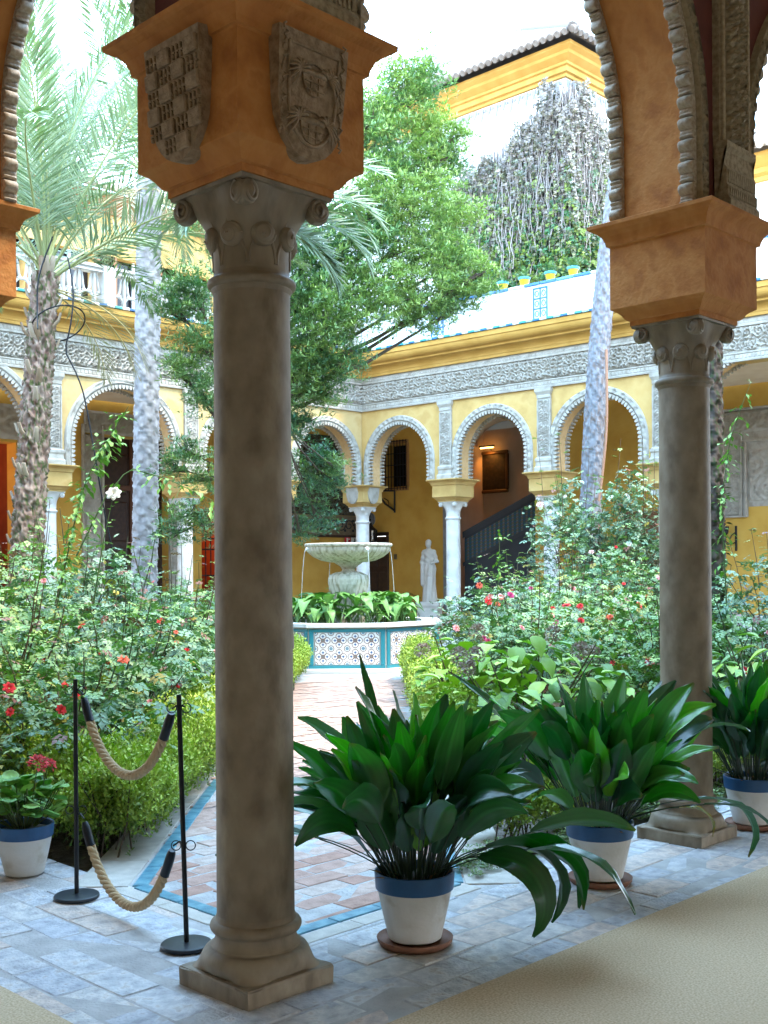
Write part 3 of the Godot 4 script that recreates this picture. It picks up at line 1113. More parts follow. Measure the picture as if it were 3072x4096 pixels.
# ---------- far wings ----------
func far_wings() -> void:
	var tR := .05
	var tL := .02
	var base := {"zf": .2, "zb": -.2, "h0": 3.42, "hc": 3.86, "top": 5.02, "seg": 14, "wall": M.yellow, "soffit": M.soffit_far, "carved": M.plaster, "cusp": M.plaster, "band": .15, "depth": .038, "cells": 130, "tcells": 7, "back_trim": true, "near": false}
	var wr := thing("arcade_wing", "yellow arcaded wing with white parapet on the right side of the courtyard", "building", V(AC, NC, 0))
	wr.basis = Basis(Vector3(tR, 0, 1).normalized(), Vector3.UP, Vector3(-1, 0, tR).normalized())
	var st := base.duplicate()
	var xr := [0.0, 2.5, 4.86, 7.26, 10.67, 13.9]
	st.merge({"xs": xr, "rs": [.83, .83, .9, 1.25, 1.25], "x_from": -.2, "x_to": 14.2, "shift": [-.03, -.06, -.08, 0.0, 0.0]}, true)
	wing(wr, st)
	var wl := thing("arcade_wing", "yellow arcaded wing with stone balustrade on the left side of the courtyard", "building", V(AC, NC, 0))
	wl.basis = Basis(Vector3(1, 0, tL).normalized(), Vector3.UP, Vector3(-tL, 0, 1).normalized())
	st = base.duplicate()
	var xl := [-14.6, -10.4, -7.45, -4.63, -2.42, 0.0]
	st.merge({"xs": xl, "rs": [1.3, 1.18, 1.06, .8, .83], "x_from": -14.9, "x_to": -.2, "hc": 3.857, "top": 5.017, "wall": M.yellow_pale}, true)
	wing(wl, st)
	# columns of the far wings
	var names_r := ["pale corner column behind the fountain, impost bearing two small shields", "white column beside the stone statue, right of the fountain", "white column right of the tiled staircase", "white column half hidden behind the near column", "white column at the far right end of the right wing", ""]
	var g := "white columns of the far wings"
	for i in 5:
		var c := column("plain", names_r[i], g, wr.transform * Vector3(xr[i], 0, 0), atan2(tR, 1.0), 3.42, M.marble_far, M.yellow)
		if i == 0:
			add_shields(c, Basis(Vector3.UP, -PI / 2), ["plain", "plain"], M.plaster, false)
	var names_l := ["", "white column far left, outside the picture edge", "white column behind the shaggy palm trunk at left", "grey white column beside the orange lit iron gate", "white column hidden behind the corner column"]
	for i in range(1, 5):
		column("plain", names_l[i], g, wl.transform * Vector3(xl[i], 0, 0), -atan2(tL, 1.0), 3.42, M.marble_far, M.yellow)
	# trims: frieze, cornice, tile edge, pilasters
	for k in 2:
		var o: Node3D = wr if k == 0 else wl
		var x0 := -.22 if k == 0 else -14.6
		var x1 := 14.2 if k == 0 else -.18
		var dh := 0.0 if k == 0 else -.003
		var b := MB.new()
		run_profile(b, [Vector2(.19, 5.0 + dh), Vector2(.245, 5.0 + dh), Vector2(.25, 5.03 + dh), Vector2(.235, 5.045 + dh), Vector2(.235, 5.12 + dh), Vector2(.25, 5.13 + dh), Vector2(.25, 5.15 + dh), Vector2(.19, 5.155 + dh)], x0, x1)
		var nd := int((x1 - x0) / .075)
		for i in nd:
			b.box(Vector3(x0 + (i + .5) * .075, 5.083 + dh, .24), Vector3(.045, .06, .014))
		part("dentil_band", b, M.plaster, o)
		b = MB.new()
		b.quad(Vector3(x0, 5.15, .203), Vector3(x1, 5.15, .203), Vector3(x1, 5.72, .203), Vector3(x0, 5.72, .203))
		part("frieze_ground", b, M.plaster, o)
		var npan := 8
		var proto: ArrayMesh = null
		var pw := (x1 - x0) / npan
		for i in npan:
			if proto == null:
				var pb := MB.new()
				carved_panel(pb, 0.0, pw - .004, 5.158, 5.57, .215, .075, .0145)
				proto = pb.done()
			var fp := part("frieze_panel", proto, M.plaster, o)
			fp.position = Vector3(x0 + i * pw, dh, 0)
		b = MB.new()
		run_profile(b, [Vector2(.2, 5.572 + dh), Vector2(.25, 5.575 + dh), Vector2(.25, 5.6 + dh), Vector2(.24, 5.61 + dh), Vector2(.24, 5.69 + dh), Vector2(.26, 5.70 + dh), Vector2(.2, 5.703 + dh)], x0, x1)
		for i in int((x1 - x0) / .06):
			b.box(Vector3(x0 + (i + .5) * .06, 5.65 + dh, .243), Vector3(.035, .05, .012))
		part("upper_band", b, M.plaster, o)
		b = MB.new()
		var pr := [Vector2(.2, 5.704 + dh), Vector2(.29, 5.706 + dh), Vector2(.29, 5.76 + dh), Vector2(.30, 5.765 + dh)]
		for i in 7:
			var s := i / 6.0
			pr.append(Vector2(.30 + .14 * (1 - cos(s * PI / 2)), 5.77 + .12 * sin(s * PI / 2) + dh))
		pr.append_array([Vector2(.46, 5.895 + dh), Vector2(.46, 5.93 + dh), Vector2(.48, 5.935 + dh)])
		for i in 7:
			var s := i / 6.0
			pr.append(Vector2(.48 + .11 * sin(s * PI / 2), 5.94 + .13 * (1 - cos(s * PI / 2)) + dh))
		pr.append_array([Vector2(.61, 6.08 + dh), Vector2(.61, 6.17 + dh), Vector2(.2, 6.175 + dh)])
		run_profile(b, pr, x0, x1)
		part("cornice", b, M.cornice, o)
		# glazed tile edge
		var cols := [M.pot_blue, M.stone_white, plain(.03, .25, .22, .3), M.stone_white]
		if k == 0:
			cols = [plain(.02, .25, .3, .3), plain(.3, .5, .55, .3), plain(.02, .14, .35, .3), M.stone_white]
		var nt := 96
		var tm := MB.new()
		var tw := (x1 - x0) / nt
		tm.box(Vector3(tw * .5, 6.20 + dh, .42), Vector3(tw - .006, .045, .44), .006)
		var tmesh := tm.done()
		for i in nt:
			var t := part("edge_tile", tmesh, cols[i % 4], o)
			t.position.x = x0 + i * tw
		# pilasters over the columns
		var xs: Array = xr if k == 0 else xl
		for i in range(1, xs.size() - (0 if k == 0 else 1)):
			var x: float = xs[i]
			b = MB.new()
			b.box(Vector3(x, 4.21, .215), Vector3(.30, 1.56, .04), .004)
			carved_panel(b, x - .12, x + .12, 3.72, 4.78, .228, .04, .014, true)
			for sx in [-1.0, 1.0]:
				b.box(Vector3(x + sx * .138, 4.24, .24), Vector3(.02, 1.06, .022))
			b.square([Vector2(.0, 3.428), Vector2(.19, 3.43), Vector2(.19, 3.5), Vector2(.17, 3.53), Vector2(.165, 3.6), Vector2(.18, 3.63), Vector2(.18, 3.67), Vector2(.15, 3.7), Vector2(.1, 3.702)], Vector3(x, 0, .1))
			b.square([Vector2(.13, 4.8), Vector2(.15, 4.81), Vector2(.15, 4.87), Vector2(.18, 4.93), Vector2(.185, 4.995)], Vector3(x, 0, .1))
			part("carved_pilaster", b, M.plaster, o)
	# terrace slabs and gallery ceilings, floors, back walls
	for k in 2:
		var o: Node3D = wr if k == 0 else wl
		var x0 := -4.0 if k == 0 else -14.6
		var x1 := 14.2 if k == 0 else 3.6
		var b := MB.new()
		b.box(Vector3((x0 + x1) * .5, 5.66 + k * .004, -1.75), Vector3(x1 - x0, .9, 3.1))
		part("terrace_slab", b, M.gallery_plaster, o)
		b = MB.new()
		b.box(Vector3((x0 + x1) * .5, -.05 + k * .004, -1.6), Vector3(x1 - x0, .1, 3.9))
		part("gallery_floor", b, M.pale_tile, o)
	right_gallery_back(wr)
	left_gallery_back(wl)
	# parapet and balustrade stand on the wings
	parapet(wr)
	balustrade(wl)


func holed_wall(b: MB, x0: float, x1: float, y0: float, y1: float, z: float, holes: Array) -> void:  # a wall facing +z with rectangular openings [x0, x1, y0, y1], listed left to right
	var at := x0
	for q in holes:
		b.quad(Vector3(at, y0, z), Vector3(q[0], y0, z), Vector3(q[0], y1, z), Vector3(at, y1, z))
		if q[2] > y0:
			b.quad(Vector3(q[0], y0, z), Vector3(q[1], y0, z), Vector3(q[1], q[2], z), Vector3(q[0], q[2], z))
		b.quad(Vector3(q[0], q[3], z), Vector3(q[1], q[3], z), Vector3(q[1], y1, z), Vector3(q[0], y1, z))
		var d: float = q[4] if q.size() > 4 else .25
		b.quad(Vector3(q[0], q[2], z), Vector3(q[0], q[2], z - d), Vector3(q[0], q[3], z - d), Vector3(q[0], q[3], z))
		b.quad(Vector3(q[1], q[2], z - d), Vector3(q[1], q[2], z), Vector3(q[1], q[3], z), Vector3(q[1], q[3], z - d))
		b.quad(Vector3(q[0], q[3], z - d), Vector3(q[1], q[3], z - d), Vector3(q[1], q[3], z), Vector3(q[0], q[3], z))
		if q[2] > y0:
			b.quad(Vector3(q[0], q[2], z), Vector3(q[1], q[2], z), Vector3(q[1], q[2], z - d), Vector3(q[0], q[2], z - d))
		at = q[1]
	b.quad(Vector3(at, y0, z), Vector3(x1, y0, z), Vector3(x1, y1, z), Vector3(at, y1, z))


func right_gallery_back(o: Node3D) -> void:
	var bz := -3.4
	var tr := o.transform
	var b := MB.new()
	# wall with window, door and the staircase arch
	holed_wall(b, -3.7, -.17, 0, 5.3, bz, [[-3.19, -2.30, 0.0, 2.48, .3], [-2.27, -1.64, 3.7, 4.76, .3]])
	b.quad(Vector3(2.21, 0, bz), Vector3(14.2, 0, bz), Vector3(14.2, 5.3, bz), Vector3(2.21, 5.3, bz))
	var xc := 1.02
	var r := 1.19
	for k in 16:
		var a1 := PI - PI * k / 16
		var a2 := PI - PI * (k + 1) / 16
		b.quad(Vector3(xc + cos(a1) * r, 3.96 + sin(a1) * r, bz), Vector3(xc + cos(a2) * r, 3.96 + sin(a2) * r, bz), Vector3(xc + cos(a2) * r, 5.3, bz), Vector3(xc + cos(a1) * r, 5.3, bz))
	b.quad(Vector3(-3.7, 5.3, bz), Vector3(14.2, 5.3, bz), Vector3(14.2, 5.3, bz - .3), Vector3(-3.7, 5.3, bz - .3))
	part("back_wall", b, M.yellow_deep, o)
	b = MB.new()
	carved_arch(b, xc, 3.96, 3.9, r, r + .2, bz, .03, 1.0, 90, 7)
	part("staircase_arch_band", b, M.plaster, o)
	b = MB.new()
	var p := PackedVector3Array()
	for zz in [bz + .002, bz - .6]:
		for j in 25:
			var q := arch_point(xc, 3.96, 3.9, r - .004, j / 24.0)
			p.push_back(Vector3(q.x, q.y, zz))
	b.grid(p, 25)
	part("staircase_arch_soffit", b, M.peach, o)
	for x in [-.30, 2.5]:
		b = MB.new()
		b.square([Vector2(.17, 0), Vector2(.17, .2), Vector2(.14, .22), Vector2(.14, 3.6), Vector2(.17, 3.66), Vector2(.22, 3.72), Vector2(.22, 3.86), Vector2(.26, 3.89), Vector2(.26, 3.95), Vector2(.1, 3.955)], Vector3(x, 0, bz - .1))
		part("grey_pier", b, mat([[.2, .2, .22], [.28, .28, .3]], 0.7, 1.0, 0.1) if x < 0 else M.yellow_deep, o)
	# stair hall
	b = MB.new()
	b.quad(Vector3(-3.0, 0, bz - 3.2), Vector3(5.5, 0, bz - 3.2), Vector3(5.5, 7.5, bz - 3.2), Vector3(-3.0, 7.5, bz - 3.2))
	b.quad(Vector3(-1.6, 0, bz - .32), Vector3(-1.6, 0, bz - 3.2), Vector3(-1.6, 7.5, bz - 3.2), Vector3(-1.6, 7.5, bz - .32))
	b.quad(Vector3(5.5, 0, bz - 3.2), Vector3(5.5, 0, bz - .32), Vector3(5.5, 7.5, bz - .32), Vector3(5.5, 7.5, bz - 3.2))
	b.quad(Vector3(-3, 7.5, bz - .3), Vector3(5.5, 7.5, bz - .3), Vector3(5.5, 7.5, bz - 1.1), Vector3(-3, 7.5, bz - 1.1))  # ceiling in two strips; the open gap between is added to let sky light in
	b.quad(Vector3(-3, 7.5, bz - 2.6), Vector3(5.5, 7.5, bz - 2.6), Vector3(5.5, 7.5, bz - 3.3), Vector3(-3, 7.5, bz - 3.3))
	b.quad(Vector3(-1.6, 0, bz - 3.2), Vector3(5.5, 0, bz - 3.2), Vector3(5.5, 0, bz - .3), Vector3(-1.6, 0, bz - .3))
	b.quad(Vector3(-1.6, 5.3, bz - .32), Vector3(5.5, 5.3, bz - .32), Vector3(5.5, 7.5, bz - .32), Vector3(-1.6, 7.5, bz - .32))
	part("stair_hall", b, mat([[.66, .50, .40], [.72, .56, .45]], .85, 2.0), o)
	# window
	b = MB.new()
	b.quad(Vector3(-2.27, 3.7, bz - .28), Vector3(-1.64, 3.7, bz - .28), Vector3(-1.64, 4.76, bz - .28), Vector3(-2.27, 4.76, bz - .28))
	var wn := part("window", b, M.black_glass, o)
	b = MB.new()
	for i in 10:
		b.box(Vector3(-2.47 + i * .098, 4.24, bz + .06), Vector3(.016, 1.26, .016))
	for y in [3.66, 3.95, 4.24, 4.53, 4.84]:
		b.box(Vector3(-2.03, y, bz + .06), Vector3(.92, .018, .02))
	for x in [-2.47, -1.588]:
		for y in [3.7, 4.8]:
			b.box(Vector3(x, y, bz + .03), Vector3(.02, .02, .08))
	part("window_grille", b, M.iron, wn)
	b = MB.new()
	for q in [[-1.98, 3.64, .86, .09], [-1.98, 4.82, .86, .09], [-2.345, 4.23, .11, 1.1], [-1.575, 4.23, .09, 1.1]]:
		b.box(Vector3(q[0], q[1], bz + .012), Vector3(q[2], q[3], .03), .004)
	part("window_frame", b, mat([[.40, .20, .07]], .8), wn)
	# door
	b = MB.new()
	b.box(Vector3(-2.745, 1.24, bz - .22), Vector3(.87, 2.46, .06))
	for i in 3:
		for k in 2:
			b.box(Vector3(-2.745 + (k - .5) * .42, .5 + i * .75, bz - .18), Vector3(.34, .62, .03), .012)
	part("door", b, M.dark_wood, o)
	b = MB.new()
	b.box(Vector3(-2.745, 2.52, bz + .02), Vector3(1.05, .1, .06), .01)
	for x in [-3.23, -2.26]:
		b.box(Vector3(x, 1.24, bz + .02), Vector3(.08, 2.46, .06), .01)
	part("door_frame", b, M.dark_wood, o)
	# staircase: sloping tiled balustrade with its dark handrail and steps behind
	var sz := bz - .45
	var steps := thing("staircase", "staircase with sloping blue tiled side wall rising behind the arch", "staircase", o.position)
	steps.basis = o.basis
	var slope := .42
	var y_at := func(x: float): return 2.40 + (x + .45) * slope
	b = MB.new()
	var X0 := -.16
	var X1 := 3.4
	b.quad(Vector3(X0, 0, sz), Vector3(X1, 0, sz), Vector3(X1, y_at.call(X1), sz), Vector3(X0, y_at.call(X0), sz))
	b.quad(Vector3(X0, 0, sz - .2), Vector3(X0, 0, sz), Vector3(X0, y_at.call(X0), sz), Vector3(X0, y_at.call(X0), sz - .2))
	part("side_wall", b, plain(.035, .04, .05, .5), steps)
	b = MB.new()
	b.quad(Vector3(X0 - .03, y_at.call(X0), sz + .04), Vector3(X1, y_at.call(X1), sz + .04), Vector3(X1, y_at.call(X1), sz - .25), Vector3(X0 - .03, y_at.call(X0), sz - .25))
	b.quad(Vector3(X0 - .03, y_at.call(X0) - .16, sz + .04), Vector3(X1, y_at.call(X1) - .16, sz + .04), Vector3(X1, y_at.call(X1), sz + .04), Vector3(X0 - .03, y_at.call(X0), sz + .04))
	b.quad(Vector3(X0 - .03, y_at.call(X0) - .85, sz + .03), Vector3(X1, y_at.call(X1) - .85, sz + .03), Vector3(X1, y_at.call(X1) - .75, sz + .03), Vector3(X0 - .03, y_at.call(X0) - .75, sz + .03))
	part("coping", b, plain(.045, .05, .06, .4), steps)
	var tl := [plain(.03, .08, .15, .3), plain(.12, .15, .17, .3), plain(.03, .10, .09, .3), plain(.16, .12, .07, .3)]
	var tiles := [MB.new(), MB.new(), MB.new(), MB.new()]
	for i in 36:
		for j in 13:
			var x := X0 + .02 + i * .066
			var y: float = y_at.call(x) - .2 - j * .043 - (.16 if j > 12 else 0.0)
			tiles[(i + j * 2) % 4].quad(Vector3(x, y - .036, sz + .006), Vector3(x + .058, y - .036 + .058 * slope, sz + .006), Vector3(x + .058, y + .058 * slope, sz + .006), Vector3(x, y, sz + .006))
	for k in 4:
		part("tile_field", tiles[k], tl[k], steps, "", "stuff")
	for i in 14:
		b = MB.new()
		b.box(Vector3(.1 + i * .28, (i + 1) * .085, bz - 1.7), Vector3(.28, (i + 1) * .17, 2.0))
		part("step", b, M.brick_grey[2], steps)
	# painting with its picture lamp
	var pz := bz - 3.17
	var pt := thing("painting", "large dark framed painting lit by a lamp, hanging in the stair hall", "painting", o.position)
	pt.basis = o.basis
	b = MB.new()
	b.quad(Vector3(-1.76, 3.74, pz + .03), Vector3(-.82, 3.74, pz + .03), Vector3(-.82, 4.70, pz + .03), Vector3(-1.76, 4.70, pz + .03))
	part("canvas", b, mat([[.006, .004, .003], [.014, .009, .005], [.035, .02, .009]], .6, .5), pt)
	b = MB.new()
	for q in [[-1.29, 3.70, 1.08, .09], [-1.29, 4.74, 1.08, .09], [-1.80, 4.22, .09, .96], [-.78, 4.22, .09, .96]]:
		b.box(Vector3(q[0], q[1], pz + .03), Vector3(q[2], q[3], .07), .02)
	part("frame", b, mat([[.10, .045, .015]], .5), pt)
	var lamp := thing("picture_lamp", "small lit brass lamp above the dark painting in the stair hall", "lamp", o.position)
	lamp.basis = o.basis
	var em := plain(.8, .5, .2)
	em.emission_enabled = true
	em.emission = Color(1, .72, .35)
	em.emission_energy_multiplier = 2.0
	b = MB.new()
	b.tube(PackedVector3Array([Vector3(-1.5, 4.86, pz + .24), Vector3(-1.08, 4.86, pz + .24)]), .018, 8)
	part("lit_tube", b, em, lamp)
	b = MB.new()
	b.tube(PackedVector3Array([Vector3(-1.54, 4.90, pz + .25), Vector3(-1.04, 4.90, pz + .25)]), .022, 8)
	b.tube(PackedVector3Array([Vector3(-1.29, 4.90, pz + .25), Vector3(-1.29, 4.93, pz + .12), Vector3(-1.29, 4.80, pz + .03)]), .01, 6)
	part("bracket", b, M.iron, lamp)
	var sp := SpotLight3D.new()
	sp.name = "picture_lamp_light"
	sp.light_color = Color(1, .66, .3)
	sp.light_energy = .13
	sp.spot_angle = 62
	sp.spot_range = 8
	sp.light_size = .05
	sp.shadow_enabled = true
	lamp.add_child(sp)
	sp.position = Vector3(-1.29, 4.83, pz + .25)
	sp.rotation = Vector3(-1.15, 0, 0)
	# lantern on an iron bracket
	var ln := thing("wall_lantern", "black iron lantern hanging by a chain from a scrolled bracket beside the grilled window", "lantern", o.position)
	ln.basis = o.basis
	b = MB.new()
	b.tube(PackedVector3Array([Vector3(-2.0, 3.62, bz + .03), Vector3(-2.0, 3.05, bz + .03)]), .022, 6)
	b.tube(PackedVector3Array([Vector3(-2.0, 3.6, bz + .03), Vector3(-2.58, 3.62, bz + .35)]), .022, 6)
	b.tube(PackedVector3Array([Vector3(-2.0, 3.1, bz + .03), Vector3(-2.2, 3.28, bz + .16), Vector3(-2.4, 3.58, bz + .25)]), .03, 6)
	b.tube(PackedVector3Array([Vector3(-2.12, 3.2, bz + .1), Vector3(-2.14, 3.36, bz + .12), Vector3(-2.24, 3.42, bz + .17)]), .012, 6)
	part("bracket", b, M.iron, ln)
	b = MB.new()
	for i in 9:
		b.box(Vector3(-2.56, 3.56 - i * .085, bz + .34), Vector3(.022, .075, .022))
		if i % 2 == 0:
			b.box(Vector3(-2.56, 3.56 - i * .085, bz + .34), Vector3(.075, .05, .05), .015)
	part("chain", b, M.iron, ln)
	b = MB.new()
	b.lathe([Vector2(.02, 2.82), Vector2(.05, 2.80), Vector2(.05, 2.76), Vector2(.1, 2.7), Vector2(.17, 2.64), Vector2(.17, 2.61)], 8, Vector3(-2.56, 0, bz + .34))
	for i in 8:
		var an := TAU * i / 8
		b.box(Vector3(-2.56 + cos(an) * .165, 2.47, bz + .34 + sin(an) * .165), Vector3(.03, .3, .03))
	b.lathe([Vector2(.0, 2.30), Vector2(.17, 2.31), Vector2(.175, 2.33), Vector2(.16, 2.34)], 8, Vector3(-2.56, 0, bz + .34))
	part("cage", b, M.iron, ln)
	var gl := plain(.5, .5, .45, .1)
	gl.transparency = BaseMaterial3D.TRANSPARENCY_ALPHA
	gl.albedo_color.a = .25
	b = MB.new()
	b.lathe([Vector2(.155, 2.34), Vector2(.155, 2.61)], 8, Vector3(-2.56, 0, bz + .34))
	part("glass", b, gl, ln)
	# oval plaque, switch, door number box
	b = MB.new()
	b.t = Transform3D(Basis(Vector3.RIGHT, PI / 2), Vector3(-2.82, 2.91, bz))
	b.lathe([Vector2(.0, .03), Vector2(.10, .028), Vector2(.115, .02), Vector2(.13, .035), Vector2(.14, .02), Vector2(.14, 0)], 20, Vector3.ZERO, Vector2(1, 1.2))
	var ov := part("wall_plaque", b, mat([[.10, .11, .13], [.2, .21, .24]], .5, .2), null)
	ov.transform = tr
	tag(ov, "oval grey plaque on the yellow wall left of the lantern", "plaque")
	b = MB.new()
	b.box(Vector3(-1.99, 1.94, bz + .02), Vector3(.09, .13, .03), .006)
	var sw := part("switch_box", b, plain(.12, .08, .04), null)
	sw.transform = tr
	tag(sw, "small dark switch box on the yellow wall left of the statue", "switch")
	b = MB.new()
	b.box(Vector3(-3.1, 2.66, bz + .06), Vector3(.24, .2, .1), .006)
	for x in [-3.16, -3.05]:
		b.tube(PackedVector3Array([Vector3(x, 2.76, bz + .06), Vector3(x, 2.92, bz + .06)]), .006, 5)
	sw = part("router_box", b, M.white, null)
	sw.transform = tr
	tag(sw, "white box with two aerials above the dark door", "box")
	statue(tr * Vector3(-.33, -.06, -2.7))
	# carved plaster panel far right and the sconce
	var pan := thing("plaster_panel", "carved grey plaster panel stepped round the far right doorway", "wall panel", o.position)
	pan.basis = o.basis
	b = MB.new()
	carved_panel(b, 6.70, 7.12, 2.98, 4.72, bz + .03, .035, .022, true)
	carved_panel(b, 6.70, 9.6, 4.28, 4.72, bz + .032, .035, .03)
	carved_panel(b, 6.72, 7.06, 2.63, 2.96, bz + .03, .035, .02)
	carved_panel(b, 7.28, 7.9, 2.9, 3.92, bz + .03, .04, .02)
	part("carving", b, M.plaster, pan)
	b = MB.new()
	for q in [[6.69, 2.6, .03, 2.16], [7.13, 2.6, .03, 1.7], [7.22, 2.6, .04, 1.5]]:
		b.box(Vector3(q[0], q[1] + q[3] * .5, bz + .04), Vector3(q[2], q[3], .07), .008)
	b.box(Vector3(6.96, 2.61, bz + .04), Vector3(.54, .03, .07), .006)
	b.box(Vector3(8.2, 4.74, bz + .04), Vector3(3.0, .04, .09), .006)
	b.box(Vector3(8.2, 4.10, bz + .03), Vector3(2.2, .05, .06), .006)
	b.quad(Vector3(6.69, 2.6, bz + .015), Vector3(7.26, 2.6, bz + .015), Vector3(7.26, 4.74, bz + .015), Vector3(6.69, 4.74, bz + .015))
	b.quad(Vector3(7.26, 2.8, bz + .012), Vector3(9.7, 2.8, bz + .012), Vector3(9.7, 4.74, bz + .012), Vector3(7.26, 4.74, bz + .012))
	part("border", b, M.plaster, pan)
	var sc := thing("wall_sconce", "black iron wall sconce under the carved panel at far right", "sconce", o.position)
	sc.basis = o.basis
	b = MB.new()
	b.box(Vector3(7.0, 2.18, bz + .02), Vector3(.04, .5, .03), .006)
	b.tube(PackedVector3Array([Vector3(7.0, 2.1, bz + .04), Vector3(6.92, 2.06, bz + .1), Vector3(6.84, 2.12, bz + .14), Vector3(6.83, 2.24, bz + .14)]), .014, 6)
	b.tube(PackedVector3Array([Vector3(7.0, 2.3, bz + .04), Vector3(6.93, 2.24, bz + .08), Vector3(6.9, 2.16, bz + .1)]), .012, 6)
	part("arm", b, M.iron, sc)
	b = MB.new()
	b.lathe([Vector2(.02, 2.24), Vector2(.06, 2.28), Vector2(.075, 2.42), Vector2(.06, 2.42), Vector2(.05, 2.3)], 10, Vector3(6.83, 0, bz + .14))
	part("cup", b, M.iron, sc)
	b = MB.new()
	b.box(Vector3(7.9, .6, bz + .35), Vector3(2.6, .12, .6), .02)
	b.box(Vector3(7.9, .3, bz + .33), Vector3(2.4, .5, .5), .02)
	var be := part("stone_bench", b, M.stone_white, null)
	be.transform = tr
	tag(be, "pale stone bench against the yellow wall at far right", "bench")
	# low reddish door, right of the third column
	b = MB.new()
	b.box(Vector3(4.95, 1.4, bz + .03), Vector3(.9, 2.8, .08), .02)
	for k in 2:
		b.box(Vector3(4.95, .8 + k * 1.2, bz + .08), Vector3(.64, .9, .04), .02)
	part("brown_door", b, mat([[.16, .07, .03], [.24, .11, .05]], .6), o)


func blob_field(pts: Array, p: Vector3) -> float:  # tapered capsules joined smoothly
	var d := 10.0
	for q in pts:
		var a: Vector3 = q[0]
		var ab: Vector3 = q[1] - a
		var h := clampf((p - a).dot(ab) / ab.length_squared(), 0.0, 1.0)
		var e := (p - a - ab * h).length() - lerpf(q[2], q[3], h)
		var k := .05
		var m := clampf(.5 + .5 * (d - e) / k, 0.0, 1.0)
		d = lerpf(d, e, m) - k * m * (1.0 - m)
	return d


func surface_net(pts: Array, lo: Vector3, hi: Vector3, cell: float, folds := 0.0) -> MB:
	var n := Vector3i((hi - lo) / cell) + Vector3i.ONE
	var f := PackedFloat32Array()
	f.resize(n.x * n.y * n.z)
	for z in n.z:
		for y in n.y:
			for x in n.x:
				var p := lo + Vector3(x, y, z) * cell
				var d := blob_field(pts, p)
				if folds > 0.0 and d < .1:
					var an := atan2(p.z - .02, p.x)
					var low := smoothstep(1.15, .8, p.y)
					d += folds * low * sin(an * 9.0 + p.y * 5.0) + folds * .7 * (1.0 - low) * sin(p.y * 48.0 + p.x * 25.0) * smoothstep(1.36, 1.25, p.y)
				f[(z * n.y + y) * n.x + x] = d
	var b := MB.new()
	var id := {}
	var corners := [0, 1, n.x, n.x + 1, n.x * n.y, n.x * n.y + 1, n.x * n.y + n.x, n.x * n.y + n.x + 1]
	for z in n.z - 1:
		for y in n.y - 1:
			for x in n.x - 1:
				var o := (z * n.y + y) * n.x + x
				var mask := 0
				for c in 8:
					if f[o + corners[c]] < 0.0:
						mask |= 1 << c
				if mask == 0 or mask == 255:
					continue
				var s := Vector3()
				var cnt := 0
				for e in [[0, 1], [2, 3], [4, 5], [6, 7], [0, 2], [1, 3], [4, 6], [5, 7], [0, 4], [1, 5], [2, 6], [3, 7]]:
					var fa := f[o + corners[e[0]]]
					var fb := f[o + corners[e[1]]]
					if (fa < 0.0) != (fb < 0.0):
						var t := fa / (fa - fb)
						var pa := Vector3(e[0] & 1, (e[0] >> 1) & 1, e[0] >> 2)
						var pb := Vector3(e[1] & 1, (e[1] >> 1) & 1, e[1] >> 2)
						s += pa.lerp(pb, t)
						cnt += 1
				id[o] = b.v.size()
				b.v.push_back(lo + (Vector3(x, y, z) + s / cnt) * cell)
				var g := Vector3(f[o + 1] - f[o], f[o + n.x] - f[o], f[o + n.x * n.y] - f[o])
				b.nn.push_back(g.normalized())
				b.cc.push_back(Color.WHITE)
	var st := [1, n.x, n.x * n.y]
	for z in range(1, n.z - 1):
		for y in range(1, n.y - 1):
			for x in range(1, n.x - 1):
				var o := (z * n.y + y) * n.x + x
				for ax in 3:
					var a: int = st[ax]
					if (f[o] < 0.0) == (f[o + a] < 0.0):
						continue
					var u: int = st[(ax + 1) % 3]
					var w: int = st[(ax + 2) % 3]
					if not (id.has(o) and id.has(o - u) and id.has(o - w) and id.has(o - u - w)):
						continue
					var q := [id[o - u - w], id[o - w], id[o], id[o - u]]
					if f[o] < 0.0:
						b.ix.append_array([q[0], q[2], q[1], q[0], q[3], q[2]])
					else:
						b.ix.append_array([q[0], q[1], q[2], q[0], q[2], q[3]])
	return b


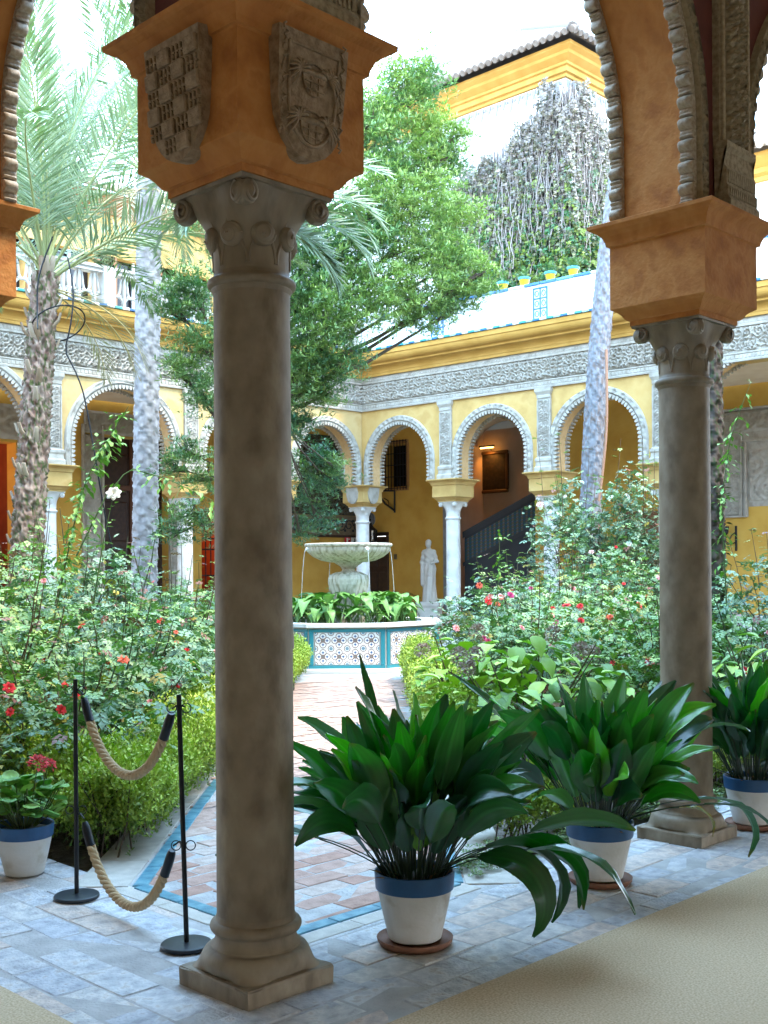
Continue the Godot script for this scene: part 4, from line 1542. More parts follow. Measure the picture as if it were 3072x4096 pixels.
func statue(where: Vector3) -> void:
	var o := thing("statue", "pale stone statue of a draped standing woman between two white columns", "statue", where, -PI / 4 - .3)
	var b := MB.new()
	b.square([Vector2(.30, 0), Vector2(.30, .12), Vector2(.26, .15), Vector2(.24, .75), Vector2(.28, .82), Vector2(.28, .9), Vector2(.05, .902)])
	part("pedestal", b, M.stone_white, o)
	var q := [
		[Vector3(0, .02, 0), Vector3(.0, .55, .01), .19, .15], [Vector3(0, .55, .01), Vector3(.01, .85, .0), .15, .155], [Vector3(.01, .85, 0), Vector3(0, 1.08, .01), .15, .10],
		[Vector3(0, 1.08, .01), Vector3(-.01, 1.24, .02), .11, .12], [Vector3(-.12, 1.28, .01), Vector3(.1, 1.28, .01), .055, .055], [Vector3(-.01, 1.28, .0), Vector3(-.02, 1.42, .02), .045, .04],
		[Vector3(-.02, 1.47, .04), Vector3(-.02, 1.52, .02), .075, .08], [Vector3(-.02, 1.5, -.05), Vector3(-.02, 1.52, -.09), .05, .03],
		[Vector3(-.15, 1.27, .01), Vector3(-.2, 1.02, .03), .05, .04], [Vector3(-.2, 1.02, .03), Vector3(-.04, 1.1, .17), .04, .03], [Vector3(.13, 1.27, .01), Vector3(.21, 1.03, .06), .05, .04], [Vector3(.21, 1.03, .06), Vector3(.08, .98, .17), .04, .03],
		[Vector3(.05, .3, .12), Vector3(.04, .62, .13), .07, .09], [Vector3(-.18, .95, .02), Vector3(-.17, .45, .04), .06, .05]]
	b = surface_net(q, Vector3(-.34, -.02, -.3), Vector3(.34, 1.66, .32), .021, .009)
	var f := part("figure", b, M.stone_white, o)
	f.position.y = .9
	f.scale = Vector3.ONE * .93


func left_gallery_back(o: Node3D) -> void:
	var bz := -3.4
	var tr := o.transform
	var b := MB.new()
	holed_wall(b, -14.6, 3.7, 0, 5.3, bz, [[-9.6, -6.32, 0.0, 4.2, .4], [-4.36, -2.72, 0.0, 4.5, .35], [-1.84, -.35, 0.0, 3.05, .35]])
	part("back_wall", b, M.yellow_deep, o)
	# rooms behind the openings: red lit
	for q in [[-10.2, -5.8, 4.8], [-2.2, .1, 3.5]]:
		b = MB.new()
		var z0 := bz - .36
		var z1 := bz - 3.0
		b.quad(Vector3(q[0], 0, z1), Vector3(q[1], 0, z1), Vector3(q[1], q[2], z1), Vector3(q[0], q[2], z1))
		b.quad(Vector3(q[0], 0, z0), Vector3(q[0], 0, z1), Vector3(q[0], q[2], z1), Vector3(q[0], q[2], z0))
		b.quad(Vector3(q[1], 0, z1), Vector3(q[1], 0, z0), Vector3(q[1], q[2], z0), Vector3(q[1], q[2], z1))
		b.quad(Vector3(q[0], q[2], z1), Vector3(q[1], q[2], z1), Vector3(q[1], q[2], z0), Vector3(q[0], q[2], z0))
		b.quad(Vector3(q[0], 0.001, z1), Vector3(q[0], 0.001, z0), Vector3(q[1], 0.001, z0), Vector3(q[1], 0.001, z1))
		part("red_room", b, mat([[.15, .022, .008], [.19, .032, .011]], .8, 1.5), o)
		var lt := thing("ceiling_lamp", "lit lamp glowing in the red room behind the iron gate" if q[0] > -5 else "lit lamp glowing in the red room at the far left doorway", "lamp", o.position)
		lt.basis = o.basis
		var c := Vector3((q[0] + q[1]) * .5, q[2] - .8, (z0 + z1) * .5)
		var em := plain(.9, .6, .3)
		em.emission_enabled = true
		em.emission = Color(1, .7, .4)
		em.emission_energy_multiplier = 3.0
		b = MB.new()
		b.lathe([Vector2(.0, -.1), Vector2(.07, -.07), Vector2(.1, 0), Vector2(.07, .07), Vector2(.02, .1)], 12, c)
		part("bulb", b, em, lt)
		b = MB.new()
		b.tube(PackedVector3Array([c + Vector3(0, .1, 0), c + Vector3(0, .8, 0)]), .01, 5)
		part("cord", b, M.iron, lt)
		var om := OmniLight3D.new()
		om.name = "ceiling_lamp_light"
		om.light_color = Color(1, .72, .42)
		om.light_energy = .4
		om.omni_range = 10
		om.light_size = .1
		om.shadow_enabled = true
		lt.add_child(om)
		om.position = c
	# iron gate
	var gt := thing("iron_gate", "black iron bar gate in front of the orange lit room", "gate", o.position)
	gt.basis = o.basis
	for i in 11:
		b = MB.new()
		b.tube(PackedVector3Array([Vector3(-1.8 + i * .142, .02, bz - .1), Vector3(-1.8 + i * .142, 3.04, bz - .1)]), .014, 6)
		part("bar", b, M.iron, gt)
	for y in [.1, .9, 1.5, 2.1, 2.35, 3.0]:
		b = MB.new()
		b.box(Vector3(-1.095, y, bz - .1), Vector3(1.48, .03, .02))
		part("rail", b, M.iron, gt)
	b = MB.new()
	b.box(Vector3(-1.095, .5, bz - .12), Vector3(1.46, .9, .03), .01)
	part("lower_panel", b, M.dark_wood, gt)
	# great dark door with carved plaster surround
	b = MB.new()
	b.box(Vector3(-3.54, 2.25, bz - .3), Vector3(1.62, 4.48, .08))
	var dr := part("great_door", b, M.dark_wood, o)
	for k in 2:
		for i in 4:
			b = MB.new()
			b.box(Vector3(-3.54 + (k - .5) * .8, .65 + i * 1.02, bz - .25), Vector3(.6, .86, .05), .02)
			part("door_panel", b, M.dark_wood, dr)
	b = MB.new()
	b.box(Vector3(-3.54, 2.25, bz - .23), Vector3(.07, 4.46, .06), .01)
	b.box(Vector3(-3.54, 3.42, bz - .24), Vector3(1.6, .12, .06), .01)
	part("door_rail", b, mat([[.10, .035, .015]], .5), dr)
	b = MB.new()
	carved_panel(b, -4.82, -4.42, .3, 4.5, bz + .04, .04, .03, true)
	carved_panel(b, -2.70, -2.30, .3, 4.5, bz + .04, .04, .03, true)
	carved_panel(b, -4.82, -2.30, 4.52, 5.0, bz + .042, .04, .03)
	for x in [-4.86, -4.4, -2.72, -2.28]:
		b.box(Vector3(x, 2.4, bz + .05), Vector3(.05, 4.6, .08), .01)
	part("carved_surround", b, M.plaster, o)
	b = MB.new()
	carved_panel(b, -9.9, -9.5, .3, 4.3, bz + .04, .04, .04, true)
	carved_panel(b, -6.30, -5.75, .3, 4.3, bz + .04, .04, .03, true)
	carved_panel(b, -9.9, -5.75, 4.25, 4.95, bz + .042, .04, .04)
	part("carved_surround", b, M.plaster, o)
	# tapestry with a scroll border
	var tp := thing("tapestry", "dark figured tapestry with pale scrolled border in the far corner", "tapestry", o.position)
	tp.basis = o.basis
	b = MB.new()
	b.quad(Vector3(.55, 3.0, bz + .03), Vector3(3.3, 3.0, bz + .03), Vector3(3.3, 5.0, bz + .03), Vector3(.55, 5.0, bz + .03))
	part("cloth", b, mat([[.012, .012, .012], [.03, .028, .02], [.10, .075, .045], [.035, .05, .055], [.16, .13, .09]], .9, .9, .1, .4, .016), tp)
	b = MB.new()
	b.quad(Vector3(.5, 2.5, bz + .028), Vector3(3.35, 2.5, bz + .028), Vector3(3.35, 2.995, bz + .028), Vector3(.5, 2.995, bz + .028))
	part("border_ground", b, mat([[.16, .12, .075], [.22, .17, .11]], .9, .8), tp)
	b = MB.new()
	for i in 10:
		var c := Vector3(.75 + i * .28, 2.75, bz + .034)
		var sp := PackedVector3Array()
		for k in 18:
			var an := k * .5 * (1 if i % 2 else -1)
			sp.push_back(c + Vector3(cos(an), sin(an), 0) * (.15 - k * .007))
		b.tube(sp, .014, 5)
		b.box(c + Vector3(.14, .12, 0), Vector3(.09, .05, .012), .004)
		b.box(c + Vector3(.14, -.13, 0), Vector3(.07, .06, .012), .004)
	part("border_scroll", b, mat([[.02, .025, .035]], .9), tp)
	b = MB.new()
	b.box(Vector3(1.92, 2.47, bz + .03), Vector3(2.9, .06, .05), .006)
	part("bottom_rod", b, M.dark_wood, tp)
	# small fire sign
	var sg := thing("fire_sign", "small red and white sign under the tapestry beside the bowl rim", "sign", o.position)
	sg.basis = o.basis
	b = MB.new()
	b.box(Vector3(2.62, 2.36, bz + .07), Vector3(.2, .17, .015), .003)
	part("red_panel", b, plain(.55, .02, .03), sg)
	b = MB.new()
	b.box(Vector3(2.83, 2.36, bz + .07), Vector3(.18, .17, .015), .003)
	part("white_panel", b, M.white, sg)
	b = MB.new()
	b.box(Vector3(2.86, 2.36, bz + .08), Vector3(.03, .11, .006))
	b.box(Vector3(2.82, 2.33, bz + .08), Vector3(.05, .03, .006))
	part("black_figure", b, M.iron, sg)
	b = MB.new()
	b.box(Vector3(2.6, 2.37, bz + .081), Vector3(.05, .11, .006))
	b.box(Vector3(2.66, 2.40, bz + .081), Vector3(.05, .03, .006))
	part("white_mark", b, M.white, sg)


func parapet(o: Node3D) -> void:
	var pz := .12
	var pr := thing("parapet", "white parapet wall with blue lattice tile insets on the right wing", "parapet", o.position)
	pr.basis = o.basis
	var b := MB.new()
	b.box(Vector3(6.6, 6.58, pz), Vector3(14.6, .76, .2))
	part("wall", b, M.white, pr)
	for i in 40:
		b = MB.new()
		b.box(Vector3(-.5 + i * .365, 6.98, pz), Vector3(.35, .05, .26), .008)
		part("coping_tile", b, [plain(.03, .16, .42, .3), plain(.10, .30, .5, .3), M.stone_white][[0, 1, 0, 2, 0][i % 5]], pr)
	for x in [2.3, 4.79, 7.3, 9.8]:
		var f := MB.new()
		for q in [[-.15, 0, .03, .58], [.15, 0, .03, .58], [0, -.29, .33, .03], [0, .29, .33, .03], [0, .095, .3, .025], [0, -.095, .3, .025], [0, 0, .025, .56]]:
			f.box(Vector3(x + q[0], 6.6 + q[1], pz + .107), Vector3(q[2], q[3], .02), .004)
		var ins := part("lattice_inset", f, plain(.02, .14, .42, .3), pr)
		f = MB.new()
		for i in 2:
			for j in 3:
				var c := Vector3(x + (i - .5) * .15, 6.6 + (j - 1) * .19, pz + .108)
				var ring := PackedVector3Array()
				for k in 9:
					var an := TAU * k / 8
					ring.push_back(c + Vector3(cos(an) * .04, sin(an) * .055, 0))
				f.tube(ring, .009, 5)
		part("lattice_ring", f, plain(.03, .2, .5, .3), ins)
	# little pots along the coping
	var spots := [1.55, 3.86, 4.36, 4.95, 5.45, 6.9, 8.4]
	var names := ["leftmost yellow pot on the white parapet, half under the tree", "yellow pot on the parapet just left of the lattice inset", "yellow pot with red flowers on the white parapet", "yellow pot on the parapet above the lattice inset", "yellow pot on the parapet beside the grey palm trunk", "yellow pot on the parapet behind the right impost", "yellow pot at the right end of the parapet"]
	var glaze := plain(.62, .42, .03, .35)
	var glaze_blue := plain(.08, .36, .42, .35)
	for i in spots.size():
		var p := thing("parapet_pot", names[i], "flower pot", o.transform * Vector3(spots[i], 7.004, pz), 0, "yellow pots along the parapet")
		b = MB.new()
		b.lathe([Vector2(.0, 0), Vector2(.07, 0), Vector2(.095, .12), Vector2(.10, .13)], 14)
		part("body", b, glaze, p)
		b = MB.new()
		b.lathe([Vector2(.10, .13), Vector2(.115, .135), Vector2(.118, .175), Vector2(.105, .18), Vector2(.09, .15), Vector2(.0, .15)], 14)
		part("rim", b, glaze_blue, p)
		var pl := thing("pot_plant", "leafy plant in the " + names[i], "plant", p.position + Vector3(0, .14, 0), 0, "plants in the parapet pots")
		b = MB.new()
		for k in 60:
			var d := Vector3(rng.randf_range(-1, 1), rng.randf_range(.1, 1.2), rng.randf_range(-1, 1)).normalized()
			b.col = Color(.05, .12, .03).lerp(Color(.12, .2, .05), rng.randf())
			b.leaf(d * rng.randf_range(.04, .2), d, d.cross(Vector3.UP).normalized(), .09, .06, .2)
		part("foliage", b, M.leaf, pl)


func balustrade(o: Node3D) -> void:
	var bl := thing("balustrade", "white stone balustrade with pierced tracery on the left wing", "balustrade", o.position)
	bl.basis = o.basis
	var z := .12
	var stone := mat([[.36, .345, .32], [.46, .445, .42]], .8, 1.0, .15)
	var b := MB.new()
	run_profile(b, [Vector2(z - .1, 6.88), Vector2(z + .1, 6.88), Vector2(z + .1, 6.905), Vector2(z + .08, 6.91), Vector2(z + .08, 6.94), Vector2(z + .12, 6.95), Vector2(z + .12, 7.0), Vector2(z - .12, 7.0), Vector2(z - .12, 6.95), Vector2(z - .1, 6.88)], -14.5, -.2)
	part("top_rail", b, stone, bl)
	b = MB.new()
	b.box(Vector3(-7.3, 6.25, z), Vector3(14.2, .07, .2), .01)
	part("bottom_rail", b, stone, bl)
	var p := .30
	var pm := MB.new()
	for i in 5:
		var x := i * p
		pm.box(Vector3(x, 6.58, z), Vector3(.05, .62, .09), .008)
		for sx in [-1.0, 1.0]:
			# ogee arch below, crossing ribs above
			var a := PackedVector3Array()
			for k in 9:
				var s := k / 8.0
				a.push_back(Vector3(x + sx * p * .5 * (1.0 - cos(s * PI * .5)) * 1.0, 6.36 + .17 * sin(s * PI * .5) , z))
			pm.tube(a, .024, 6, true, 1.0)
			a = PackedVector3Array()
			for k in 9:
				var s := k / 8.0
				a.push_back(Vector3(x + sx * p * .5 * (s + .12 * sin(s * TAU)), 6.88 - .36 * (s * s * (3 - 2 * s)), z))
			pm.tube(a, .024, 6, true, 1.0)
			pm.box(Vector3(x + sx * p * .25, 6.315, z), Vector3(.03, .09, .07), .008)
			pm.box(Vector3(x + sx * p * .27, 6.53, z), Vector3(.05, .05, .06), .012)
	var mesh := pm.done()
	for i in 10:
		var t := part("tracery_panel", mesh, stone, bl)
		t.position.x = -.9 - (i + 1) * 1.5 + .9
	for i in 5:
		b = MB.new()
		b.box(Vector3(-.35 - i * 3.0, 6.6, z), Vector3(.24, .76, .26), .01)
		part("pier", b, stone, bl)


func FR(f: float, r: float, h: float) -> Vector3:  # a point f metres ahead and r metres to the right of the gallery corner
	return V(.71474 * f + .69939 * r, .69939 * f - .71474 * r, h)


# ---------- buildings above the wings ----------
func upper_buildings() -> void:
	var tw := thing("tower_house", "white upper house with yellow eaves and tiled hip roof, clad in creeper", "building", V(26.6, 20.2, 0))
	var b := MB.new()
	b.square([Vector2(5.0, 5.0), Vector2(5.0, 12.92)])
	part("wall", b, M.white, tw)
	b = MB.new()
	b.square([Vector2(5.0, 12.9), Vector2(5.06, 12.905), Vector2(5.06, 12.98), Vector2(5.12, 13.0), Vector2(5.12, 13.12), Vector2(5.17, 13.14), Vector2(5.17, 13.2), Vector2(5.32, 13.3), Vector2(5.34, 13.36), Vector2(5.45, 13.42), Vector2(5.45, 13.5), Vector2(5.0, 13.505)])
	part("eaves_cornice", b, M.cornice, tw)
	b = MB.new()
	for k in 2:
		b.t = Transform3D(Basis(Vector3.UP, -PI / 2 if k == 0 else 0.0), Vector3.ZERO)
		for i in 44:
			var x := -4.9 + i * .225
			var l := .32 if i % 2 else .2
			b.extrude(PackedVector2Array([Vector2(x - .07, 12.86), Vector2(x + .07, 12.86), Vector2(x + .05, 12.86 - l * .5), Vector2(x, 12.86 - l), Vector2(x - .05, 12.86 - l * .5)]), 5.003, 5.03)
			b.box(Vector3(x + .11, 12.8, 5.015), Vector3(.06, .06, .03))
	part("plaster_fringe", b, mat([[.28, .29, .31]], .8), tw)
	b = MB.new()
	b.square([Vector2(5.6, 13.54), Vector2(.15, 17.2)])
	var roof := part("roof", b, mat([[.13, .105, .09], [.17, .145, .13], [.20, .18, .165]], .85, 1.2), tw)
	for k in 2:
		b = MB.new()
		b.t = Transform3D(Basis(Vector3.UP, -PI / 2 if k == 0 else 0.0), Vector3.ZERO)
		for i in 58:
			var x := -5.6 + i * .198
			var top := maxf(.2, 5.6 - absf(x)) * .95
			b.tube(PackedVector3Array([Vector3(x, 13.55, 5.72), Vector3(x, 13.55 + top * .672, 5.72 - top)]), .075, 8)
		part("roof_tiles", b, mat([[.12, .09, .075], [.18, .15, .13], [.22, .19, .17]], .85, .6), roof, "", "stuff")
	b = MB.new()
	for q in [[-1, 1], [1, 1], [-1, -1]]:
		b.tube(PackedVector3Array([Vector3(q[0] * 5.68, 13.62, q[1] * 5.68), Vector3(q[0] * .1, 17.3, q[1] * .1)]), .11, 8)
	part("hip_tiles", b, mat([[.17, .14, .125]], .85), roof)
	# creeper on it
	var vine := thing("wall_creeper", "grey dried creeper with green lower leaves covering the white upper house", "creeper", V(21.6, 15.2, 6.2))
	b = MB.new()
	var lm := MB.new()
	for k in 5:
		var d := Vector3(rng.randf_range(-1, 1), rng.randf_range(-.8, .3), .5).normalized()
		lm.leaf(Vector3(rng.randf_range(-.05, .05), rng.randf_range(-.05, .05), 0), d, d.cross(Vector3.BACK).normalized(),   .10, .065, .15)
	var xs: Array[Transform3D] = []
	var cs := PackedColorArray()
	var r := rng
	for i in 900:
		var side := i % 3 == 0
		var u := r.randf_range(-.2, 1.3) if side else r.randf_range(-.2, 3.6)
		var topy := 6.15 - (u * .35 if side else u * .48) + r.randf_range(-.35, .3)
		var y := topy
		var p := PackedVector3Array()
		var x := u
		var off := r.randf_range(.03, .3)
		while y > maxf(.0, topy - r.randf_range(2.0, 5.0)):
			p.push_back(Vector3(x, y, .05 + off) if side else Vector3(-.05 - off, y, -x))
			x += r.randf_range(-.08, .08)
			off = clampf(off + r.randf_range(-.06, .06), .03, .42)
			y -= .28
		if p.size() > 2:
			b.col = Color(.17, .14, .13).lerp(Color(.40, .36, .34), r.randf())
			b.tube(p, .010, 4, false)
	for i in 15000:
		var side := i % 3 == 0
		var u := r.randf_range(-.4, 1.5) if side else r.randf_range(-.4, 3.7)
		if u < 0.0 and r.randf() < .3:
			continue
		var lim := 6.25 - (absf(u) * .35 if side else absf(u) * .48) + .5 * sin(u * 5.0) * sin(u * 2.3 + 1.0)
		var y := r.randf() * lim
		var off := r.randf_range(.05, .45)
		xs.append(Transform3D(Basis(Vector3.UP, r.randf_range(-1.5, 1.5) + (0.0 if side else -PI / 2)) * Basis(Vector3.RIGHT, r.randf_range(-.6, .6)) * r.randf_range(.6, 1.15), Vector3(u, y, off) if side else Vector3(-off, y, -u)))
		var g := smoothstep(5.0, 2.6, y + r.randf_range(-1.3, 1.3))
		if g < .3 and r.randf() < .15:
			xs.pop_back()
			continue
		cs.push_back(Color(.33, .285, .27).lerp(Color(.05, .15, .06) if r.randf() < .5 else Color(.20, .28, .06), g) * r.randf_range(.6, 1.25))
	part("dry_stems", b, M.bark, vine, "", "stuff")
	scatter("leaves", lm.done(), xs, cs, M.leaf, vine)
	# lower pavilion further right
	var pv := thing("upper_pavilion", "white upper pavilion with yellow eaves at the far right edge", "building", V(24.8, 8.2, 0))
	b = MB.new()
	b.square([Vector2(3.0, 5.0), Vector2(3.0, 9.5)])
	part("wall", b, M.white, pv)
	b = MB.new()
	b.square([Vector2(3.0, 9.4), Vector2(3.06, 9.41), Vector2(3.06, 9.5), Vector2(3.15, 9.55), Vector2(3.15, 9.65), Vector2(3.35, 9.8), Vector2(3.35, 9.9), Vector2(3.0, 9.905)])
	part("eaves_cornice", b, M.cornice, pv)
	b = MB.new()
	b.square([Vector2(3.5, 9.93), Vector2(.1, 12.0)])
	var rf := part("roof", b, mat([[.42, .34, .27], [.55, .48, .41]], .85, 1.2), pv)
	b = MB.new()
	b.t = Transform3D(Basis(Vector3.UP, -PI / 2), Vector3.ZERO)
	for i in 36:
		b.tube(PackedVector3Array([Vector3(-3.5 + i * .198, 9.94, 3.6), Vector3(-3.5 + i * .198, 10.4, 2.85)]), .075, 8)
	part("roof_tiles", b, mat([[.36, .28, .22], [.52, .44, .37]], .85, .6), rf, "", "stuff")
	# upper storey set back behind the balustrade
	var us := thing("upper_storey", "yellow upper storey with shuttered windows behind the balustrade and palm fronds", "building", V(AC, NC + 4.0, 0))
	b = MB.new()
	var holes := []
	for x in [-9.6, -7.9, -6.3, -4.7, -3.1, -1.5]:
		holes.append([x - .5, x + .5, 6.3, 8.5, .25])
	holed_wall(b, -14.6, 1.0, 6.0, 9.7, 0.0, holes)
	part("wall", b, M.yellow, us)
	for h in holes:
		b = MB.new()
		b.quad(Vector3(h[0], h[2], -.2), Vector3(h[1], h[2], -.2), Vector3(h[1], h[3], -.2), Vector3(h[0], h[3], -.2))
		var wd := part("window", b, M.black_glass, us)
		for sx in [0, 1]:
			b = MB.new()
			var cx: float = h[0] - .27 if sx == 0 else h[1] + .27
			b.box(Vector3(cx, 7.4, .04), Vector3(.5, 2.2, .04), .006)
			for i in 16:
				b.box(Vector3(cx, 6.45 + i * .126, .065), Vector3(.38, .07, .02), .004)
			part("shutter", b, mat([[.20, .10, .045]], .7), wd)
		b = MB.new()
		b.box(Vector3((h[0] + h[1]) * .5, 7.4, -.12), Vector3(.05, 2.2, .05))
		part("mullion", b, M.white, wd)
	b = MB.new()
	run_profile(b, [Vector2(0, 9.4), Vector2(.1, 9.41), Vector2(.1, 9.5), Vector2(.3, 9.62), Vector2(.45, 9.66), Vector2(.45, 9.74), Vector2(0, 9.745)], -14.6, 1.0)
	part("eaves", b, mat([[.22, .11, .05], [.3, .16, .07]], .8), us)
	b = MB.new()
	b.quad(Vector3(-14.6, 9.78, .6), Vector3(1, 9.78, .6), Vector3(1, 11.3, -3.5), Vector3(-14.6, 11.3, -3.5))
	for i in 78:
		b.tube(PackedVector3Array([Vector3(-14.6 + i * .2, 9.8, .65), Vector3(-14.6 + i * .2, 10.2, -.45)]), .075, 7)
	part("roof", b, mat([[.36, .28, .22], [.52, .44, .37], [.6, .55, .5]], .85, .6), us)


# ---------- fountain ----------
func tile_picture(sd: int) -> StandardMaterial3D:
	var im := Image.create(96, 96, false, Image.FORMAT_RGB8)
	var r := RandomNumberGenerator.new()
	r.seed = sd
	for y in 96:
		for x in 96:
			var u := x / 47.5 - 1.0
			var w := y / 47.5 - 1.0
			var c := Color(.86, .85, .83)
			var d := 9.0
			for k in [[0, .52], [0, -.52], [.52, 0], [-.52, 0]]:
				d = minf(d, absf(Vector2(u - k[0], w - k[1]).length() - .40))
			d = minf(d, absf(Vector2(u, w).length() - .22))
			for k in [[1, 1], [-1, 1], [1, -1], [-1, -1]]:
				d = minf(d, absf(Vector2(u - k[0], w - k[1]).length() - .34))
				if Vector2(u - k[0], w - k[1]).length() < .18:
					c = Color(.35, .52, .6)
			if Vector2(u, w).length() < .14:
				c = Color(.3, .5, .46)
			for k in [[0, .52], [0, -.52], [.52, 0], [-.52, 0]]:
				var q := Vector2(u - k[0], w - k[1])
				if q.length() < .2 and absf(q.x * q.y) < .006:
					c = Color(.18, .3, .5)
			if d < .05:
				c = Color(.47, .37, .35)
			c = c.lerp(Color(.6, .55, .45), maxf(0, r.randf_range(-.5, .25)))
			im.set_pixel(x, y, c)
	var m := StandardMaterial3D.new()
	m.albedo_texture = ImageTexture.create_from_image(im)
	m.roughness = .3
	return m


func fountain() -> void:
	var ctr := V(13.19, 13.74, 0)
	var turn := -PI / 4  # one face looks back along the path
	var f := thing("fountain", "octagonal tiled fountain with a stained stone bowl on a vase shaped pedestal", "fountain", ctr, turn)
	var teal := plain(.02, .20, .24, .3)
	var ap := 1.46
	var sd := ap * tan(PI / 8)
	var tp := [tile_picture(3), tile_picture(4)]
	for k in 8:
		var base := Transform3D(Basis(Vector3.UP, k * PI / 4), Vector3.ZERO)
		var b := MB.new()
		b.t = base
		b.quad(Vector3(-sd, -.06, ap - .01), Vector3(sd, -.06, ap - .01), Vector3(sd, .72, ap - .01), Vector3(-sd, .72, ap - .01))
		b.quad(Vector3(sd * .88, .72, ap - .2), Vector3(-sd * .88, .72, ap - .2), Vector3(-sd * .88, .5, ap - .2), Vector3(sd * .88, .5, ap - .2))
		var side := part("basin_side", b, M.pale_tile, f)
		for i in 4:
			for j in 2:
				b = MB.new()
				b.t = base
				var x0 := -.50 + i * .25
				var y0 := .12 + j * .25
				b.uquad(Vector3(x0 + .002, y0 + .002, ap), Vector3(x0 + .248, y0 + .002, ap), Vector3(x0 + .248, y0 + .248, ap), Vector3(x0 + .002, y0 + .248, ap))
				part("tile", b, tp[(i + j) % 2], side)
		b = MB.new()
		b.t = base
		b.box(Vector3(0, .65, ap - .002), Vector3(sd * 2 - .02, .05, .02), .003)
		b.box(Vector3(0, .085, ap - .002), Vector3(sd * 2 - .02, .05, .02), .003)
		for sx in [-1, 1]:
			b.box(Vector3(sx * (sd - .05), .37, ap + .002), Vector3(.07, .52, .028), .01)
		part("teal_border", b, teal, side)
		b = MB.new()
		b.t = base
		var o := ap + .06
		var so := o * tan(PI / 8)
		var i2 := ap - .24
		var si := i2 * tan(PI / 8)
		b.quad(Vector3(-so, .755, o), Vector3(so, .755, o), Vector3(si, .755, i2), Vector3(-si, .755, i2))
		b.quad(Vector3(-so, .70, o), Vector3(so, .70, o), Vector3(so, .755, o), Vector3(-so, .755, o))
		b.quad(Vector3(-sd, .70, ap - .02), Vector3(sd, .70, ap - .02), Vector3(so, .70, o), Vector3(-so, .70, o))
		b.quad(Vector3(si, .60, i2), Vector3(-si, .60, i2), Vector3(-si, .755, i2), Vector3(si, .755, i2))
		part("rim_slab", b, M.stone_white, f)
		b = MB.new()
		b.t = base
		var q := ap + .22
		var sq2 := q * tan(PI / 8)
		b.quad(Vector3(-sq2, .06, q), Vector3(sq2, .06, q), Vector3(sd, .06, ap), Vector3(-sd, .06, ap))
		b.quad(Vector3(-sq2, -.06, q), Vector3(sq2, -.06, q), Vector3(sq2, .06, q), Vector3(-sq2, .06, q))
		part("foot_step", b, M.stone_white, f)
	var b := MB.new()
	b.lathe([Vector2(1.24, .62), Vector2(.0, .64)], 16)
	part("planting_soil", b, M.soil, f)
	var stain := mat([[.13, .125, .07], [.34, .31, .22], [.56, .52, .43], [.63, .60, .52], [.40, .36, .27]], .75, .9, .35, .4, .011)
	stain.uv1_scale = Vector3(1.6, .5, 1.6)
	b = MB.new()
	var pr := []
	for q in [[.30, .62], [.30, .80], [.26, .84], [.20, .9], [.205, .96], [.25, 1.08], [.31, 1.22], [.345, 1.36], [.35, 1.44], [.33, 1.50], [.26, 1.54], [.20, 1.56]]:
		pr.append(Vector2(q[0], q[1]))
	for i in pr.size() - 1:
		for k in 8:
			var a1 := TAU * (k + .5) / 8
			var a2 := TAU * (k + 1.5) / 8
			var r1: float = pr[i].x * 1.06
			var r2: float = pr[i + 1].x * 1.06
			b.quad(Vector3(cos(a2) * r1, pr[i].y, sin(a2) * r1), Vector3(cos(a1) * r1, pr[i].y, sin(a1) * r1), Vector3(cos(a1) * r2, pr[i + 1].y, sin(a1) * r2), Vector3(cos(a2) * r2, pr[i + 1].y, sin(a2) * r2))
	part("vase_pedestal", b, stain, f)
	b = MB.new()
	b.lathe([Vector2(.21, 1.55), Vector2(.12, 1.57), Vector2(.11, 1.6), Vector2(.14, 1.65), Vector2(.22, 1.7), Vector2(.26, 1.735)], 24)
	part("neck", b, stain, f)
	# gadrooned bowl
	var p := PackedVector3Array()
	var seg := 96
	for q in [[.18, 1.715], [.30, 1.72], [.45, 1.75], [.58, 1.81], [.665, 1.88], [.70, 1.94], [.705, 1.975], [.705, 1.975], [.735, 1.985], [.74, 2.02], [.725, 2.035], [.66, 2.035], [.62, 1.99], [.4, 1.9], [.0, 1.88]]:
		for j in seg:
			var an := TAU * j / seg
			var rr: float = q[0]
			if q[1] < 1.96 and q[0] > .2:
				rr *= 1.0 + .022 * absf(sin(an * 14.0)) * smoothstep(.2, .5, rr)
			p.push_back(Vector3(cos(an) * rr, q[1], sin(an) * rr))
	b = MB.new()
	b.grid(p, seg, true)
	part("bowl", b, stain, f)
	var wm := plain(.75, .85, .9, .08)
	wm.transparency = BaseMaterial3D.TRANSPARENCY_ALPHA
	wm.albedo_color.a = .35
	b = MB.new()
	b.lathe([Vector2(.63, 2.008), Vector2(.0, 2.01)], 24)
	part("bowl_water", b, wm, f)
	for k in 4:
		var an := PI / 4 + k * PI / 2 + .35
		var d := Vector3(cos(an), 0, sin(an))
		b = MB.new()
		b.tube(PackedVector3Array([d * .68 + Vector3(0, 1.92, 0), d * .77 + Vector3(0, 1.94, 0)]), [.045, .03], 8)
		part("spout", b, M.stone_white, f)
		b = MB.new()
		var s := PackedVector3Array()
		for i in 9:
			var t := i / 8.0
			s.push_back(d * (.77 + .10 * t) + Vector3(0, 1.935 - 1.2 * t * t - .02 * t, 0))
		b.tube(s, .006, 6)
		part("water_jet", b, wm, f)
	# arum plants filling the basin
	var lm := []
